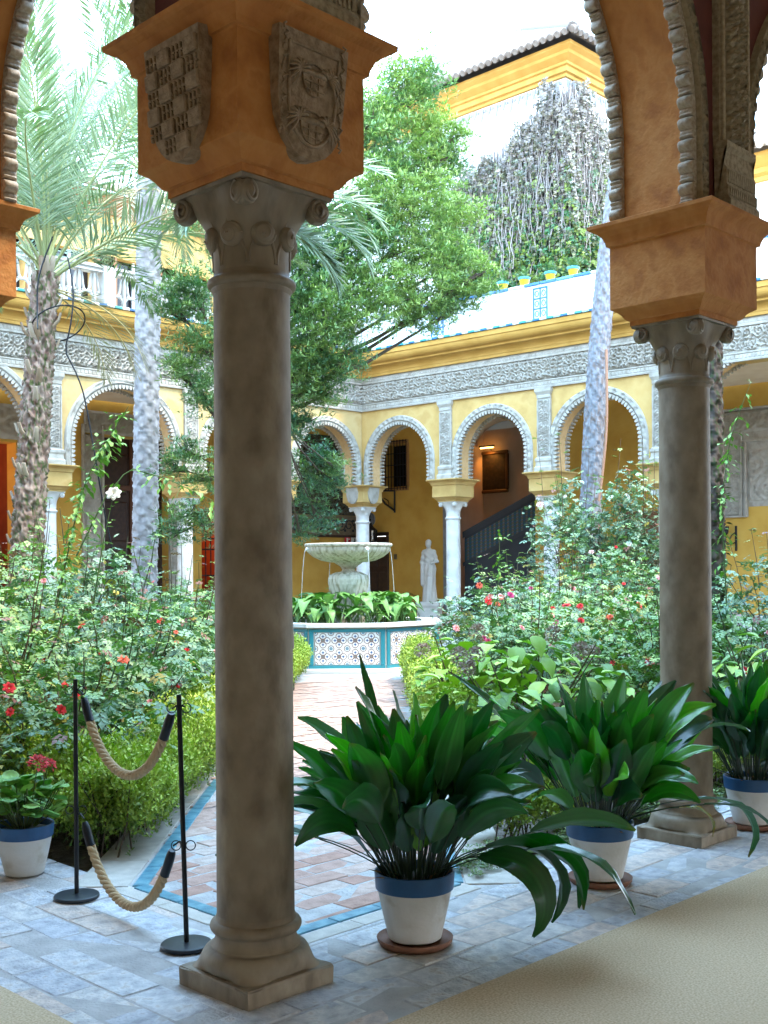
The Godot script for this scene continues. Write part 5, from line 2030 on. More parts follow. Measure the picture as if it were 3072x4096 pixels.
	for k in 5:
		var l := MB.new()
		var w := .17 + .02 * (k % 3)
		var g := PackedVector3Array()
		var cl := PackedColorArray()
		for i in 7:
			var t := i / 6.0
			var hw := w * .5 * sin(PI * pow(t, .62)) + .004
			var y := .05 * sin(t * PI) - .10 * t * t * (1 + k % 2)
			for j in [-1.0, 0.0, 1.0]:
				g.push_back(Vector3(j * hw, y + absf(j) * hw * .35, -t * .30))
				cl.push_back(Color(.11, .27, .06) if j else Color(.2, .36, .1))
		l.grid(g, 3, false, true, cl)
		l.col = Color(.10, .2, .05)
		l.tube(PackedVector3Array([Vector3(0, 0, 0), Vector3(0, -.16, .05), Vector3(0, -.36, .06)]), .007, 4, false)
		lm.append(l.done())
	for i in 16:
		var an := TAU * i / 16 + .1
		var rr := .72 + .26 * (i % 2)
		var way: String = ["front", "front right", "right", "back right", "back", "back left", "left", "front left"][posmod(roundi((PI * .75 - an) / (PI / 4)), 8)]
		var nm := "broad leaved arum at the %s rim of the fountain basin" % way if i % 2 else "broad leaved arum on the %s side of the fountain pedestal" % way
		var pl := thing("arum_plant", nm, "plant", ctr + Vector3(cos(an) * rr, .63, sin(an) * rr), 0, "arums planted in the fountain basin")
		for k in 17:
			var o := part("leaf", lm[rng.randi() % 5], M.leaf, pl)
			var az := rng.randf() * TAU
			var bs := Basis(Vector3.UP, az) * Basis(Vector3.RIGHT, rng.randf_range(-.5, .75))
			var sc := rng.randf_range(.75, 1.15)
			o.transform = Transform3D(bs.scaled_local(Vector3(sc, 1, sc)), Vector3(rng.randf_range(-.17, .17), rng.randf_range(.2, .5), rng.randf_range(-.17, .17)))


# ---------- garden ----------
var rose_leaf: ArrayMesh
var bloom_meshes := []


func make_plant_meshes() -> void:
	var b := MB.new()
	var s := Vector3.RIGHT
	for q in [[0.0, .10, 0.0], [.045, .075, 1.0], [.045, .075, -1.0], [.01, .04, 1.0], [.01, .04, -1.0]]:
		var root := Vector3(0, 0, -q[1] * .9)
		var d := Vector3(q[2] * .85, .05, -.5 if q[2] != 0 else -1.0).normalized()
		b.leaf(root, d, d.cross(Vector3.UP).normalized(), .050, .034, .12, .01)
	rose_leaf = b.done()
	for k in 2:
		b = MB.new()
		for ring in [[5, .012, 1.35, .030], [6, .022, 1.0, .036], [7, .032, .55, .042], [7, .034, .15, .046]]:
			for i in ring[0]:
				var an: float = TAU * i / ring[0] + ring[1] * 40.0
				var out := Vector3(cos(an), 0, sin(an))
				var up: float = ring[2]
				var d := (out * cos(up) + Vector3.UP * sin(up)).normalized()
				var sd := out.cross(Vector3.UP)
				var p0: Vector3 = out * ring[1] * .35
				var l: float = ring[3]
				var g := PackedVector3Array()
				for t in [0.0, .45, .85, 1.0]:
					var hw: float = l * .52 * [.35, .95, .85, .4][[0.0, .45, .85, 1.0].find(t)]
					var c: Vector3 = p0 + d * l * t + out * (.012 * t * t) + Vector3.UP * (.006 * sin(t * 3.0))
					for j in [-1.0, 0.0, 1.0]:
						g.push_back(c + sd * j * hw + (Vector3.UP * sin(up) * 0 + out * -1.0 * (1 - absf(j)) * -.006))
				b.grid(g, 3)
		bloom_meshes.append(b.done())


func rose_bush(label: String, f: float, r: float, rad: float, h: float, leaves: int, tint: int, blooms: Array, called := "rose_bush", base_h := -.06) -> Node3D:
	var o := thing(called, label, "rose bush", FR(f, r, base_h))
	var b := MB.new()
	var xs: Array[Transform3D] = []
	var cs := PackedColorArray()
	var tips := []
	var ns := 11
	for i in ns:
		var an := TAU * i / ns + rng.randf_range(-.3, .3)
		var reach := rad * sqrt(rng.randf_range(.05, 1.0))
		var th := h * rng.randf_range(.68, 1.06) * (1.0 - .22 * sq(reach / rad))
		var p := PackedVector3Array()
		var e := Vector3(cos(an) * reach, th, sin(an) * reach)
		for k in 7:
			var t := k / 6.0
			p.push_back(Vector3(e.x * pow(t, 1.3), e.y * (t * 1.15 - .15 * t * t), e.z * pow(t, 1.3)) + Vector3(rng.randf_range(-.03, .03), 0, rng.randf_range(-.03, .03)))
		b.col = Color(.05, .065, .03).lerp(Color(.10, .06, .035), rng.randf())
		b.tube(p, [.011, .010, .009, .008, .006, .005, .003], 5, false)
		tips.append(p[6])
		for k in 3:
			var q := p[2 + k]
			var e2 := q + Vector3(rng.randf_range(-1, 1) * rad * .55, rng.randf_range(.1, .35) * h, rng.randf_range(-1, 1) * rad * .55)
			b.tube(PackedVector3Array([q, q.lerp(e2, .5) + Vector3(0, -.02, 0), e2]), [.006, .005, .003], 4, false)
			tips.append(e2)
	for i in 7:  # long young shoots that stand clear of the bush
		var an := rng.randf() * TAU
		var q := Vector3(cos(an), 0, sin(an)) * rad * rng.randf_range(.2, .75) + Vector3(0, h * .8, 0)
		var e2 := q + Vector3(cos(an) * .12, h * rng.randf_range(.2, .45), sin(an) * .12)
		b.tube(PackedVector3Array([q, q.lerp(e2, .5) + Vector3(.02, 0, 0), e2]), [.006, .005, .003], 4, false)
		for k in 9:
			var pos := q.lerp(e2, rng.randf_range(.2, 1.05)) + Vector3(rng.randfn(0, .03), 0, rng.randfn(0, .03))
			xs.append(Transform3D((Basis(Vector3.UP, rng.randf() * TAU) * Basis(Vector3.RIGHT, rng.randf_range(-.6, .5))).scaled_local(Vector3.ONE * rng.randf_range(.5, 1.0)), pos))
			cs.push_back(Color(.12, .24, .06).lerp(Color(.28, .40, .10), rng.randf()) if rng.randf() < .85 else Color(.24, .10, .07))
	# leaves gather in sprays along the upper canes, leaving dark gaps between
	var c1 := [Color(.075, .18, .085), Color(.10, .215, .065), Color(.10, .20, .13)][tint % 3] as Color
	var c2 := [Color(.33, .46, .19), Color(.37, .49, .13), Color(.36, .46, .27)][tint % 3] as Color
	var sprays := []
	for t in tips:
		sprays.append(t)
	for i in 46:
		var an := rng.randf() * TAU
		var rr := rad * pow(rng.randf(), .45)
		var y := h * rng.randf_range(.22, 1.0) * (1.0 - .3 * sq(rr / rad))
		sprays.append(Vector3(cos(an) * rr, y, sin(an) * rr))
	for i in int(leaves * 0.95):
		var s: Vector3 = sprays[rng.randi() % sprays.size()]
		var pos := s + Vector3(rng.randfn(0, .095), rng.randfn(-.01, .095), rng.randfn(0, .095))
		if pos.y < .08:
			continue
		var bs := Basis(Vector3.UP, rng.randf() * TAU) * Basis(Vector3.RIGHT, rng.randf_range(-.9, .5)) * Basis(Vector3.BACK, rng.randf_range(-.6, .6))
		var sc := rng.randf_range(.5, 1.3)
		xs.append(Transform3D(bs.scaled_local(Vector3.ONE * sc), pos))
		var g := rng.randf()
		var c := c1.lerp(c2, g * g)
		if rng.randf() < .035:
			c = Color(.34, .28, .04)
		elif rng.randf() < .03:
			c = Color(.22, .08, .05)
		cs.push_back(c * rng.randf_range(.75, 1.25))
	part("canes", b, M.bark, o)
	scatter("foliage", rose_leaf, xs, cs, M.leaf, o)
	for q in blooms:
		for k in q[1]:
			var t: Vector3 = tips[rng.randi() % tips.size()]
			var toward := Vector3(-.7, 0, .7)
			var an := rng.randf_range(-1.3, 1.3)
			var pos := Vector3(t.x, t.y, t.z) if rng.randf() < .45 else Basis(Vector3.UP, an) * toward * rad * rng.randf_range(.7, 1.0) + Vector3(0, h * rng.randf_range(.35, .95), 0)
			var fl := part("bloom", bloom_meshes[k % 2], M["rose_" + q[0]], o)
			fl.transform = Transform3D(Basis(Quaternion(Vector3.UP, Vector3(-.55 + rng.randfn(0, .45), .6, .55 + rng.randfn(0, .45)).normalized())).scaled_local(Vector3.ONE * rng.randf_range(.36, .72) * q[2]), pos + Vector3(0, .03, 0))
	return o


func hedge(label: String, p0: Vector3, p1: Vector3, w: float, h: float, n: int, lime: float) -> void:
	var o := thing("low_hedge", label, "hedge", p0)
	var d := p1 - p0
	var dir := d.normalized()
	var sd := dir.cross(Vector3.UP)
	var lm := MB.new()
	var r := RandomNumberGenerator.new()
	r.seed = 5
	for k in 7:
		var v := Vector3(r.randf_range(-1, 1), r.randf_range(-.1, 1.2), r.randf_range(-1, 1)).normalized()
		lm.leaf(v * .012 + Vector3(0, .008 * k, 0), v, v.cross(Vector3.UP).normalized(), .026, .015, .15)
	var xs: Array[Transform3D] = []
	var cs := PackedColorArray()
	var nz := FastNoiseLite.new()
	nz.seed = 3
	nz.frequency = .9
	for i in n:
		var t := rng.randf()
		var u := rng.randf_range(-1, 1)
		var y := pow(rng.randf(), .6)
		var bulge := 1.0 + .35 * nz.get_noise_2d(t * d.length() * 1.4, 3.0)
		var top := h * bulge * sqrt(maxf(0.0, 1.0 - u * u * .75)) * (1.0 + .12 * nz.get_noise_2d(t * d.length() * 5.0, u * 3.0))
		if y * top < .1 and rng.randf() < .75:
			continue
		var pos := dir * t * d.length() + sd * u * w * .5 * bulge * (.75 + .35 * y) + Vector3(rng.randfn(0, .02), y * top, rng.randfn(0, .02))
		xs.append(Transform3D((Basis(Vector3.UP, rng.randf() * TAU) * Basis(Vector3.RIGHT, rng.randf_range(-.7, .7))).scaled_local(Vector3.ONE * rng.randf_range(.8, 1.4)), pos))
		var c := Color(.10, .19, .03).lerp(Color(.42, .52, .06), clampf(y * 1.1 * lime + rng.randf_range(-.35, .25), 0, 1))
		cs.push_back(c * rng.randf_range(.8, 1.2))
	var b := MB.new()
	for i in int(d.length() * 16):
		var t := rng.randf()
		var u := rng.randf_range(-.6, .6)
		b.col = Color(.07, .05, .035)
		var q := dir * t * d.length() + sd * u * w * .35
		b.tube(PackedVector3Array([q + Vector3(0, -.06, 0), q + Vector3(rng.randf_range(-.07, .07), h * .35, rng.randf_range(-.07, .07)), q + Vector3(rng.randf_range(-.14, .14), h * .8, rng.randf_range(-.14, .14))]), [.006, .005, .003], 4, false)
	part("twigs", b, M.bark, o)
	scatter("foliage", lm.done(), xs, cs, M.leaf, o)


func garden() -> void:
	make_plant_meshes()
	for k in [["red", .70, .012, .02], ["pink", .80, .30, .32], ["white", .78, .74, .66], ["coral", .68, .12, .06], ["magenta", .5, .03, .16], ["blush", .76, .52, .5]]:
		var m := leaf_mat(.7, .35, [1, 1, 1])
		m.vertex_color_use_as_albedo = false
		m.albedo_color = lin(k[1], k[2], k[3])
		M["rose_" + k[0]] = m
	# left bed
	rose_bush("low rose bush with red blooms, just behind the geranium pot", 7.2, -2.05, .62, .98, 1300, 0, [["red", 6, .9], ["coral", 4, .8]])
	rose_bush("rose bush with scattered red blooms at the left picture edge, above the geranium", 7.7, -2.75, .75, 1.3, 1500, 1, [["red", 5, .9], ["pink", 2, 1.0]])
	rose_bush("rose bush with coral blooms directly behind the upper rope", 8.3, -1.95, .6, 1.18, 1300, 0, [["coral", 7, .85], ["pink", 4, .9], ["red", 4, .85]])
	rose_bush("broad rose bush with pink and coral blooms left of the near column", 9.3, -2.25, .8, 1.35, 1700, 2, [["coral", 7, .8], ["red", 5, .9], ["blush", 4, 1.0]])
	rose_bush("tall rose bush with pink blooms in front of the shaggy palm trunk", 9.2, -3.3, .85, 1.68, 1900, 1, [["pink", 5, 1.05], ["white", 2, 1.0], ["red", 2, .9]])
	rose_bush("rose bush with few red blooms between the two palm trunks and the column", 10.4, -1.95, .7, 1.4, 1400, 0, [["red", 4, .8], ["pink", 2, 1.0]])
	rose_bush("tall rose bush with large pink blooms under the white rose stem", 10.6, -2.9, .9, 1.85, 1900, 2, [["pink", 5, 1.1], ["blush", 3, 1.0]])
	rose_bush("rose bush with blush blooms at the foot of the grey palm", 11.8, -2.25, .8, 1.55, 1500, 1, [["blush", 3, 1.2], ["coral", 3, .9]])
	rose_bush("tall dark leaved rose bush at the foot of the shaggy palm", 11.6, -3.9, .9, 1.9, 1700, 1, [["pink", 3, 1.3], ["blush", 2, 1.2]])
	rose_bush("rose bush with orange tinged blooms behind the column, near the white far column", 13.2, -2.2, .75, 1.35, 1300, 2, [["coral", 6, .9]])
	rose_bush("grey green rose bush behind the grey palm trunk", 13.6, -3.2, .85, 1.6, 1400, 2, [["white", 3, 1.0]])
	rose_bush("pale leaved bush without flowers at the foot of the grey palm, far left bed", 15.2, -2.6, .8, 1.5, 1500, 2, [])
	# right bed
	rose_bush("rose bush with red blooms beside the fountain rim, in front of the statue", 13.6, 1.35, .75, 1.5, 1700, 2, [["red", 4, 1.2], ["coral", 5, 1.0], ["magenta", 3, 1.0]])
	rose_bush("rose bush with magenta and pink blooms behind the hydrangea", 11.2, 1.45, .75, 1.28, 1600, 0, [["magenta", 5, .8], ["pink", 3, .9], ["red", 2, .9]])
	rose_bush("broad pale leaved rose bush below the staircase", 14.6, 2.35, .9, 1.62, 1900, 2, [["coral", 3, 1.0], ["white", 3, 1.0], ["blush", 3, 1.0]])
	rose_bush("rose bush with orange and red blooms left of the second near column", 12.4, 2.35, .85, 1.42, 1800, 1, [["red", 6, 1.0], ["coral", 4, 1.1], ["pink", 3, 1.0]])
	rose_bush("rose bush with many red blooms directly beside the second near column", 12.0, 3.15, .75, 1.35, 1600, 0, [["red", 8, 1.0], ["coral", 3, .9]])
	rose_bush("rose bush with pink blooms in front of the leaning palm trunk", 15.6, 3.1, .85, 1.95, 1800, 0, [["pink", 5, 1.2], ["red", 4, 1.0], ["blush", 2, 1.2]])
	rose_bush("low rose bush with red blooms behind the middle aspidistra", 10.3, 2.55, .7, 1.15, 1500, 1, [["red", 6, .9], ["white", 2, .9]])
	rose_bush("rose bush with yellowing leaves at the foot of the white column by the stairs", 16.4, 2.0, .75, 1.55, 1400, 1, [["coral", 3, 1.0]])
	rose_bush("tall climbing rose in pale leaf round the leaning palm trunk", 17.4, 2.95, .85, 3.05, 3000, 2, [["blush", 4, 1.3], ["white", 2, 1.1]], "climbing_rose")
	rose_bush("tall pale climbing rose right of the leaning palm, white bloom on top", 17.2, 3.95, .75, 3.05, 2600, 2, [["white", 4, 1.2], ["red", 2, 1.0]], "climbing_rose")
	rose_bush("rose bush with white and blush blooms at right, beyond the second near column", 11.4, 3.95, .75, 1.75, 1400, 2, [["white", 7, 1.2], ["blush", 2, 1.2]])
	rose_bush("low rose bush at the right edge behind the hydrangea heads", 9.7, 3.2, .6, 1.2, 1100, 0, [["pink", 2, 1.0], ["red", 2, 1.0]])
	# tall bare shoots
	shoot("long arching rose shoot with bright leaves crossing the dark doorway at left", [FR(9.0, -2.62, 1.2), FR(9.0, -2.47, 1.9), FR(9.0, -2.36, 2.3), FR(9.0, -2.18, 2.62), FR(9.0, -2.02, 2.88)], 105, "")
	shoot("thin horizontal rose shoot with few leaves in front of the grey palm", [FR(9.4, -2.55, 1.7), FR(9.4, -2.3, 2.2), FR(9.4, -2.1, 2.42), FR(9.4, -1.8, 2.34), FR(9.4, -1.35, 2.12)], 26, "")
	shoot("single upright rose stem topped by a large white bloom", [FR(9.2, -2.36, 1.3), FR(9.2, -2.28, 1.8), FR(9.2, -2.19, 2.2)], 8, "white")
	shoot("upright leafy rose shoot rising alone in front of the staircase", [FR(12.6, 1.25, 1.1), FR(12.6, 1.27, 1.5), FR(12.6, 1.29, 1.95)], 22, "")
	shoot("slim climbing shoot with lime leaves right of the second near column", [FR(10.6, 3.2, 1.2), FR(10.6, 3.16, 2.2), FR(10.6, 3.24, 2.75), FR(10.6, 3.36, 3.1), FR(10.6, 3.44, 3.3)], 40, "")
	# hedges along the path and the bed edges
	hedge("lime green low hedge along the left side of the diagonal path", FR(6.15, -1.52, 0), FR(17.2, -1.42, 0), .55, .55, 26000, 1.0)
	hedge("lime green low hedge on the left bed edge, behind the geranium pot", V(3.5, 5.45, 0), V(3.5, 9.5, 0), .5, .56, 11000, 1.0)
	hedge("pale green low hedge along the right side of the diagonal path", FR(8.6, .56, 0), FR(16.8, .50, 0), .5, .58, 17000, .8)
	hedge("dull green low hedge behind the aspidistra pots", V(5.0, 4.08, 0), V(10.5, 4.08, 0), .42, .36, 11000, .7)
	# hydrangeas
	hydrangea("big leaved hydrangea with dried brown flower heads behind the aspidistras", 8.9, 1.12, .78, 1.12, 330, 6)
	hydrangea("smaller hydrangea with round leaves beside the fountain basin", 9.8, .72, .42, 1.12, 110, 2)
	hydrangea("hydrangea with purple brown heads at the right edge behind the third pot", 8.6, 2.95, .5, 1.15, 170, 4)
	# ferns and pot plants standing in the far galleries
	fern("arching dark fern against the far door behind the fountain", V(19.3, 18.6, .75), 26, .75)
	fern("dark leafy pot plant beside the iron gate at left", V(14.6, 19.2, .6), 18, .7)


func shoot(label: String, pts: Array, n: int, bloom: String) -> void:
	var o := thing("rose_shoot", label, "rose shoot", pts[0])
	var cv := Curve3D.new()
	for p in pts:
		cv.add_point(p - pts[0])
	var path := PackedVector3Array()
	var ln := cv.get_baked_length()
	for k in 16:
		path.push_back(cv.sample_baked(ln * k / 15.0, true))
	var b := MB.new()
	b.col = Color(.08, .13, .04)
	var rr := []
	for k in 16:
		rr.append(.008 - .0004 * k)
	b.tube(path, rr, 5)
	part("cane", b, M.bark, o)
	b = MB.new()
	for i in n:
		var t := rng.randf_range(.15, 1.0)
		var p := cv.sample_baked(ln * t, true)
		var d := Vector3(rng.randf_range(-1, 1), rng.randf_range(-.8, .5), rng.randf_range(-1, 1)).normalized()
		b.col = Color(.12, .28, .04).lerp(Color(.26, .42, .07), rng.randf())
		for k in 3:
			var d2 := (d + Vector3(rng.randf_range(-.6, .6), rng.randf_range(-.5, .3), rng.randf_range(-.6, .6))).normalized()
			b.leaf(p + d * .05 * k, d2, d2.cross(Vector3.UP).normalized(), .06, .036, .12, .012)
	part("leaves", b, M.leaf, o)
	if bloom:
		var f := part("bloom", bloom_meshes[0], M["rose_" + bloom], o)
		f.transform = Transform3D(Basis(Quaternion(Vector3.UP, Vector3(-.6, .5, .6).normalized())).scaled(Vector3.ONE * .9), pts[-1] - pts[0])


func hydrangea(label: String, f: float, r: float, rad: float, h: float, n: int, heads: int) -> void:
	var o := thing("hydrangea", label, "hydrangea", FR(f, r, -.06))
	var lm := []
	for k in 4:
		var l := MB.new()
		var g := PackedVector3Array()
		var cl := PackedColorArray()
		for i in 7:
			var t := i / 6.0
			var hw := .058 * sin(PI * pow(t, .75)) * (1.0 + .08 * (i % 2)) + .002
			for j in [-1.0, -.5, 0.0, .5, 1.0]:
				g.push_back(Vector3(j * hw, absf(j) * hw * .3 - .05 * t * t, -t * .16))
				cl.push_back(Color(1, 1, 1) * (1.0 if j else 1.25))
		l.grid(g, 5, false, true, cl)
		lm.append(l.done())
	var tones := [Color(.32, .50, .06), Color(.22, .38, .05), Color(.42, .55, .09), Color(.13, .26, .05)]
	var b := MB.new()
	for i in 14:
		b.col = Color(.1, .075, .045)
		var an := rng.randf() * TAU
		var e := Vector3(cos(an) * rad * .7, h * rng.randf_range(.6, .95), sin(an) * rad * .7)
		b.tube(PackedVector3Array([Vector3.ZERO, e * .5 + Vector3(0, .06, 0), e]), [.009, .007, .005], 5, false)
	part("stems", b, M.bark, o)
	var tm := []
	for c in tones:
		var m := leaf_mat(.5, .6, [.7, .95, .15])
		m.albedo_color = c.linear_to_srgb()
		tm.append(m)
	for i in n:
		var an := rng.randf() * TAU
		var rr := rad * pow(rng.randf(), .5)
		var y := h * rng.randf_range(.3, 1.02) * (1.0 - .35 * sq(rr / rad))
		var lf := part("leaf", lm[rng.randi() % 4], tm[rng.randi() % 4], o)
		lf.transform = Transform3D((Basis(Vector3.UP, -an - PI / 2 + rng.randf_range(-1.1, 1.1)) * Basis(Vector3.RIGHT, rng.randf_range(-.75, .5))).scaled_local(Vector3.ONE * rng.randf_range(.7, 1.2)), Vector3(cos(an) * rr, y, sin(an) * rr))
	for i in heads:
		var an := rng.randf() * TAU
		var rr := rad * sqrt(rng.randf()) * .95
		var hb := MB.new()
		for k in 230:
			var d := Vector3(rng.randf_range(-1, 1), rng.randf_range(-.5, 1), rng.randf_range(-1, 1)).normalized()
			hb.col = Color(.26, .16, .15).lerp(Color(.42, .36, .28), rng.randf())
			hb.leaf(d * .062, (d + Vector3(rng.randf_range(-1, 1), rng.randf_range(-1, 1), rng.randf_range(-1, 1))).normalized(), d.cross(Vector3(.3, 1, .2)).normalized(), .024, .022, .1)
		var hd := part("flower_head", hb, M.petal, o)
		hd.position = Vector3(cos(an) * rr, h * (1.02 - .2 * sq(rr / rad)) + rng.randf_range(-.08, .06), sin(an) * rr)


func fern(label: String, where: Vector3, n: int, l: float) -> void:
	var o := thing("fern", label, "fern", where)
	var b := MB.new()
	b.lathe([Vector2(.0, -where.y + .02), Vector2(.16, -where.y + .02), Vector2(.22, -.1), Vector2(.2, -.1), Vector2(0, -.12)], 14)
	part("pot", b, M.terracotta, o)
	var fm := frond_mesh(l, .5, 1.6, 26, .12, .02, [Color(.025, .075, .025), Color(.05, .12, .03)], false)
	for i in n:
		var f := part("frond", fm, M.leaf, o)
		f.basis = Basis(Vector3.UP, TAU * i / n + rng.randf_range(-.2, .2)) * Basis(Vector3.BACK, rng.randf_range(-.3, .6))


# ---------- palms and the evergreen tree ----------
func frond_mesh(l: float, elev: float, droop: float, n: int, leaflet: float, w: float, cols: Array, keel := true) -> ArrayMesh:
	var b := MB.new()
	var pts := PackedVector3Array()
	var rr := []
	var p := Vector3.ZERO
	var seg := 22
	var dirs := []
	for i in seg + 1:
		var t := float(i) / seg
		var an := elev - droop * pow(t, 1.4)
		var d := Vector3(cos(an), sin(an), .05 * sin(t * 4.0))
		pts.push_back(p)
		dirs.append(d.normalized())
		rr.append(lerpf(.026 if keel else .006, .003, pow(t, .6)))
		p += d * l / seg
	b.col = (cols[1] as Color) * Color(1.25, 1.15, .8)
	b.tube(pts, rr, 5, false, .6)
	for i in n:
		var t := lerpf(.17 if keel else .06, 1.0, (i + .5) / n)
		var fi := t * seg
		var k := mini(int(fi), seg - 1)
		var c := pts[k].lerp(pts[k + 1], fi - k)
		var d: Vector3 = dirs[k]
		var up := Vector3.BACK.cross(d).normalized()
		for s in [-1.0, 1.0]:
			var spread := lerpf(1.15, .42, t) + rng.randf_range(-.12, .12)
			var lift := .30 + rng.randf_range(-.22, .22)
			var dir: Vector3 = (d * cos(spread) + (Vector3.BACK * s * cos(lift) + up * sin(lift)) * sin(spread)).normalized()
			var ll := leaflet * pow(sin(PI * clampf(.16 + t * .78, 0, 1)), .55) * rng.randf_range(.88, 1.08)
			b.col = (cols[0] as Color).lerp(cols[1], rng.randf()) * rng.randf_range(.85, 1.15)
			b.leaf(c, dir, dir.cross(up).normalized(), ll, w, .22, ll * .10)
	return b.done()


func palm_trunk(base: Vector3, top: Vector3, r0: float, r1: float, row: float, per: int, boss: float, c1: Color, c2: Color, c3: Color, bend := 0.0, rough := .7) -> MB:
	var b := MB.new()
	var ln := base.distance_to(top)
	var rows := int(ln / row) * 6
	var seg := per * 8
	var p := PackedVector3Array()
	var cl := PackedColorArray()
	var nz := FastNoiseLite.new()
	nz.frequency = 1.6
	nz.seed = int(r0 * 1000)
	var side := (top - base).cross(Vector3.UP).normalized()
	for i in rows + 1:
		var t := float(i) / rows
		var c := base.lerp(top, t) - base + (top - base).normalized().cross(side) * sin(t * PI) * bend
		var rad := lerpf(r0, r1, t)
		for j in seg:
			var an := TAU * j / seg
			# overlapping leaf bases: a crescent edge that rises towards the sides of every scale
			var best := 0.0
			for o in 2:
				var u := fposmod(float(j) / 8.0 + .5 * o, 1.0) - .5
				var v := fposmod(i / 6.0 * .5 + .5 * o + nz.get_noise_2d(j * 1.7, i * .3) * .24, 1.0)
				var edge := u * u * 1.9
				if v > edge:
					best = maxf(best, 1.0 - (v - edge) * 1.25)
			var hgt := boss * best + boss * rough * nz.get_noise_3d(cos(an) * 4.5, t * ln * 6.5, sin(an) * 4.5)
			p.push_back(c + Vector3(cos(an), 0, sin(an)) * (rad + hgt))
			var q := clampf(.5 + .9 * nz.get_noise_3d(cos(an) * 2.6 + 40.0, t * ln * 3.4, sin(an) * 2.6), 0, 1)
			var cc := c1.lerp(c2, q)
			if nz.get_noise_3d(cos(an) * 5.0, t * ln * 4.0 + 90.0, sin(an) * 5.0) > .16:
				cc = c3
			cl.push_back(cc)
	b.grid(p, seg, true, false, cl)
	return b


func palm(label: String, base: Vector3, top: Vector3, r0: float, r1: float, trunk: MB, l: float, fronds: int, classes: Array, cols: Array, az0 := 0.0, az1 := TAU) -> Node3D:
	var o := thing("palm_tree", label, "palm tree", base)
	part("trunk", trunk, M.bark, o)
	var meshes := []
	for c in classes:
		meshes.append(frond_mesh(l * c[2], c[0], c[1], 62, .50 * l / 3.0, .026, cols[c[3]]))
	for i in fronds:
		var k := i % classes.size()
		var f := part("frond", meshes[k], M.leaf, o)
		f.transform = Transform3D(Basis(Vector3.UP, lerpf(az0, az1, fposmod(i * .381966, 1.0)) + rng.randf_range(-.1, .1)) * Basis(Vector3.RIGHT, rng.randf_range(-.5, .5)), top - base + Vector3(0, rng.randf_range(-.12, .08), 0))
	return o


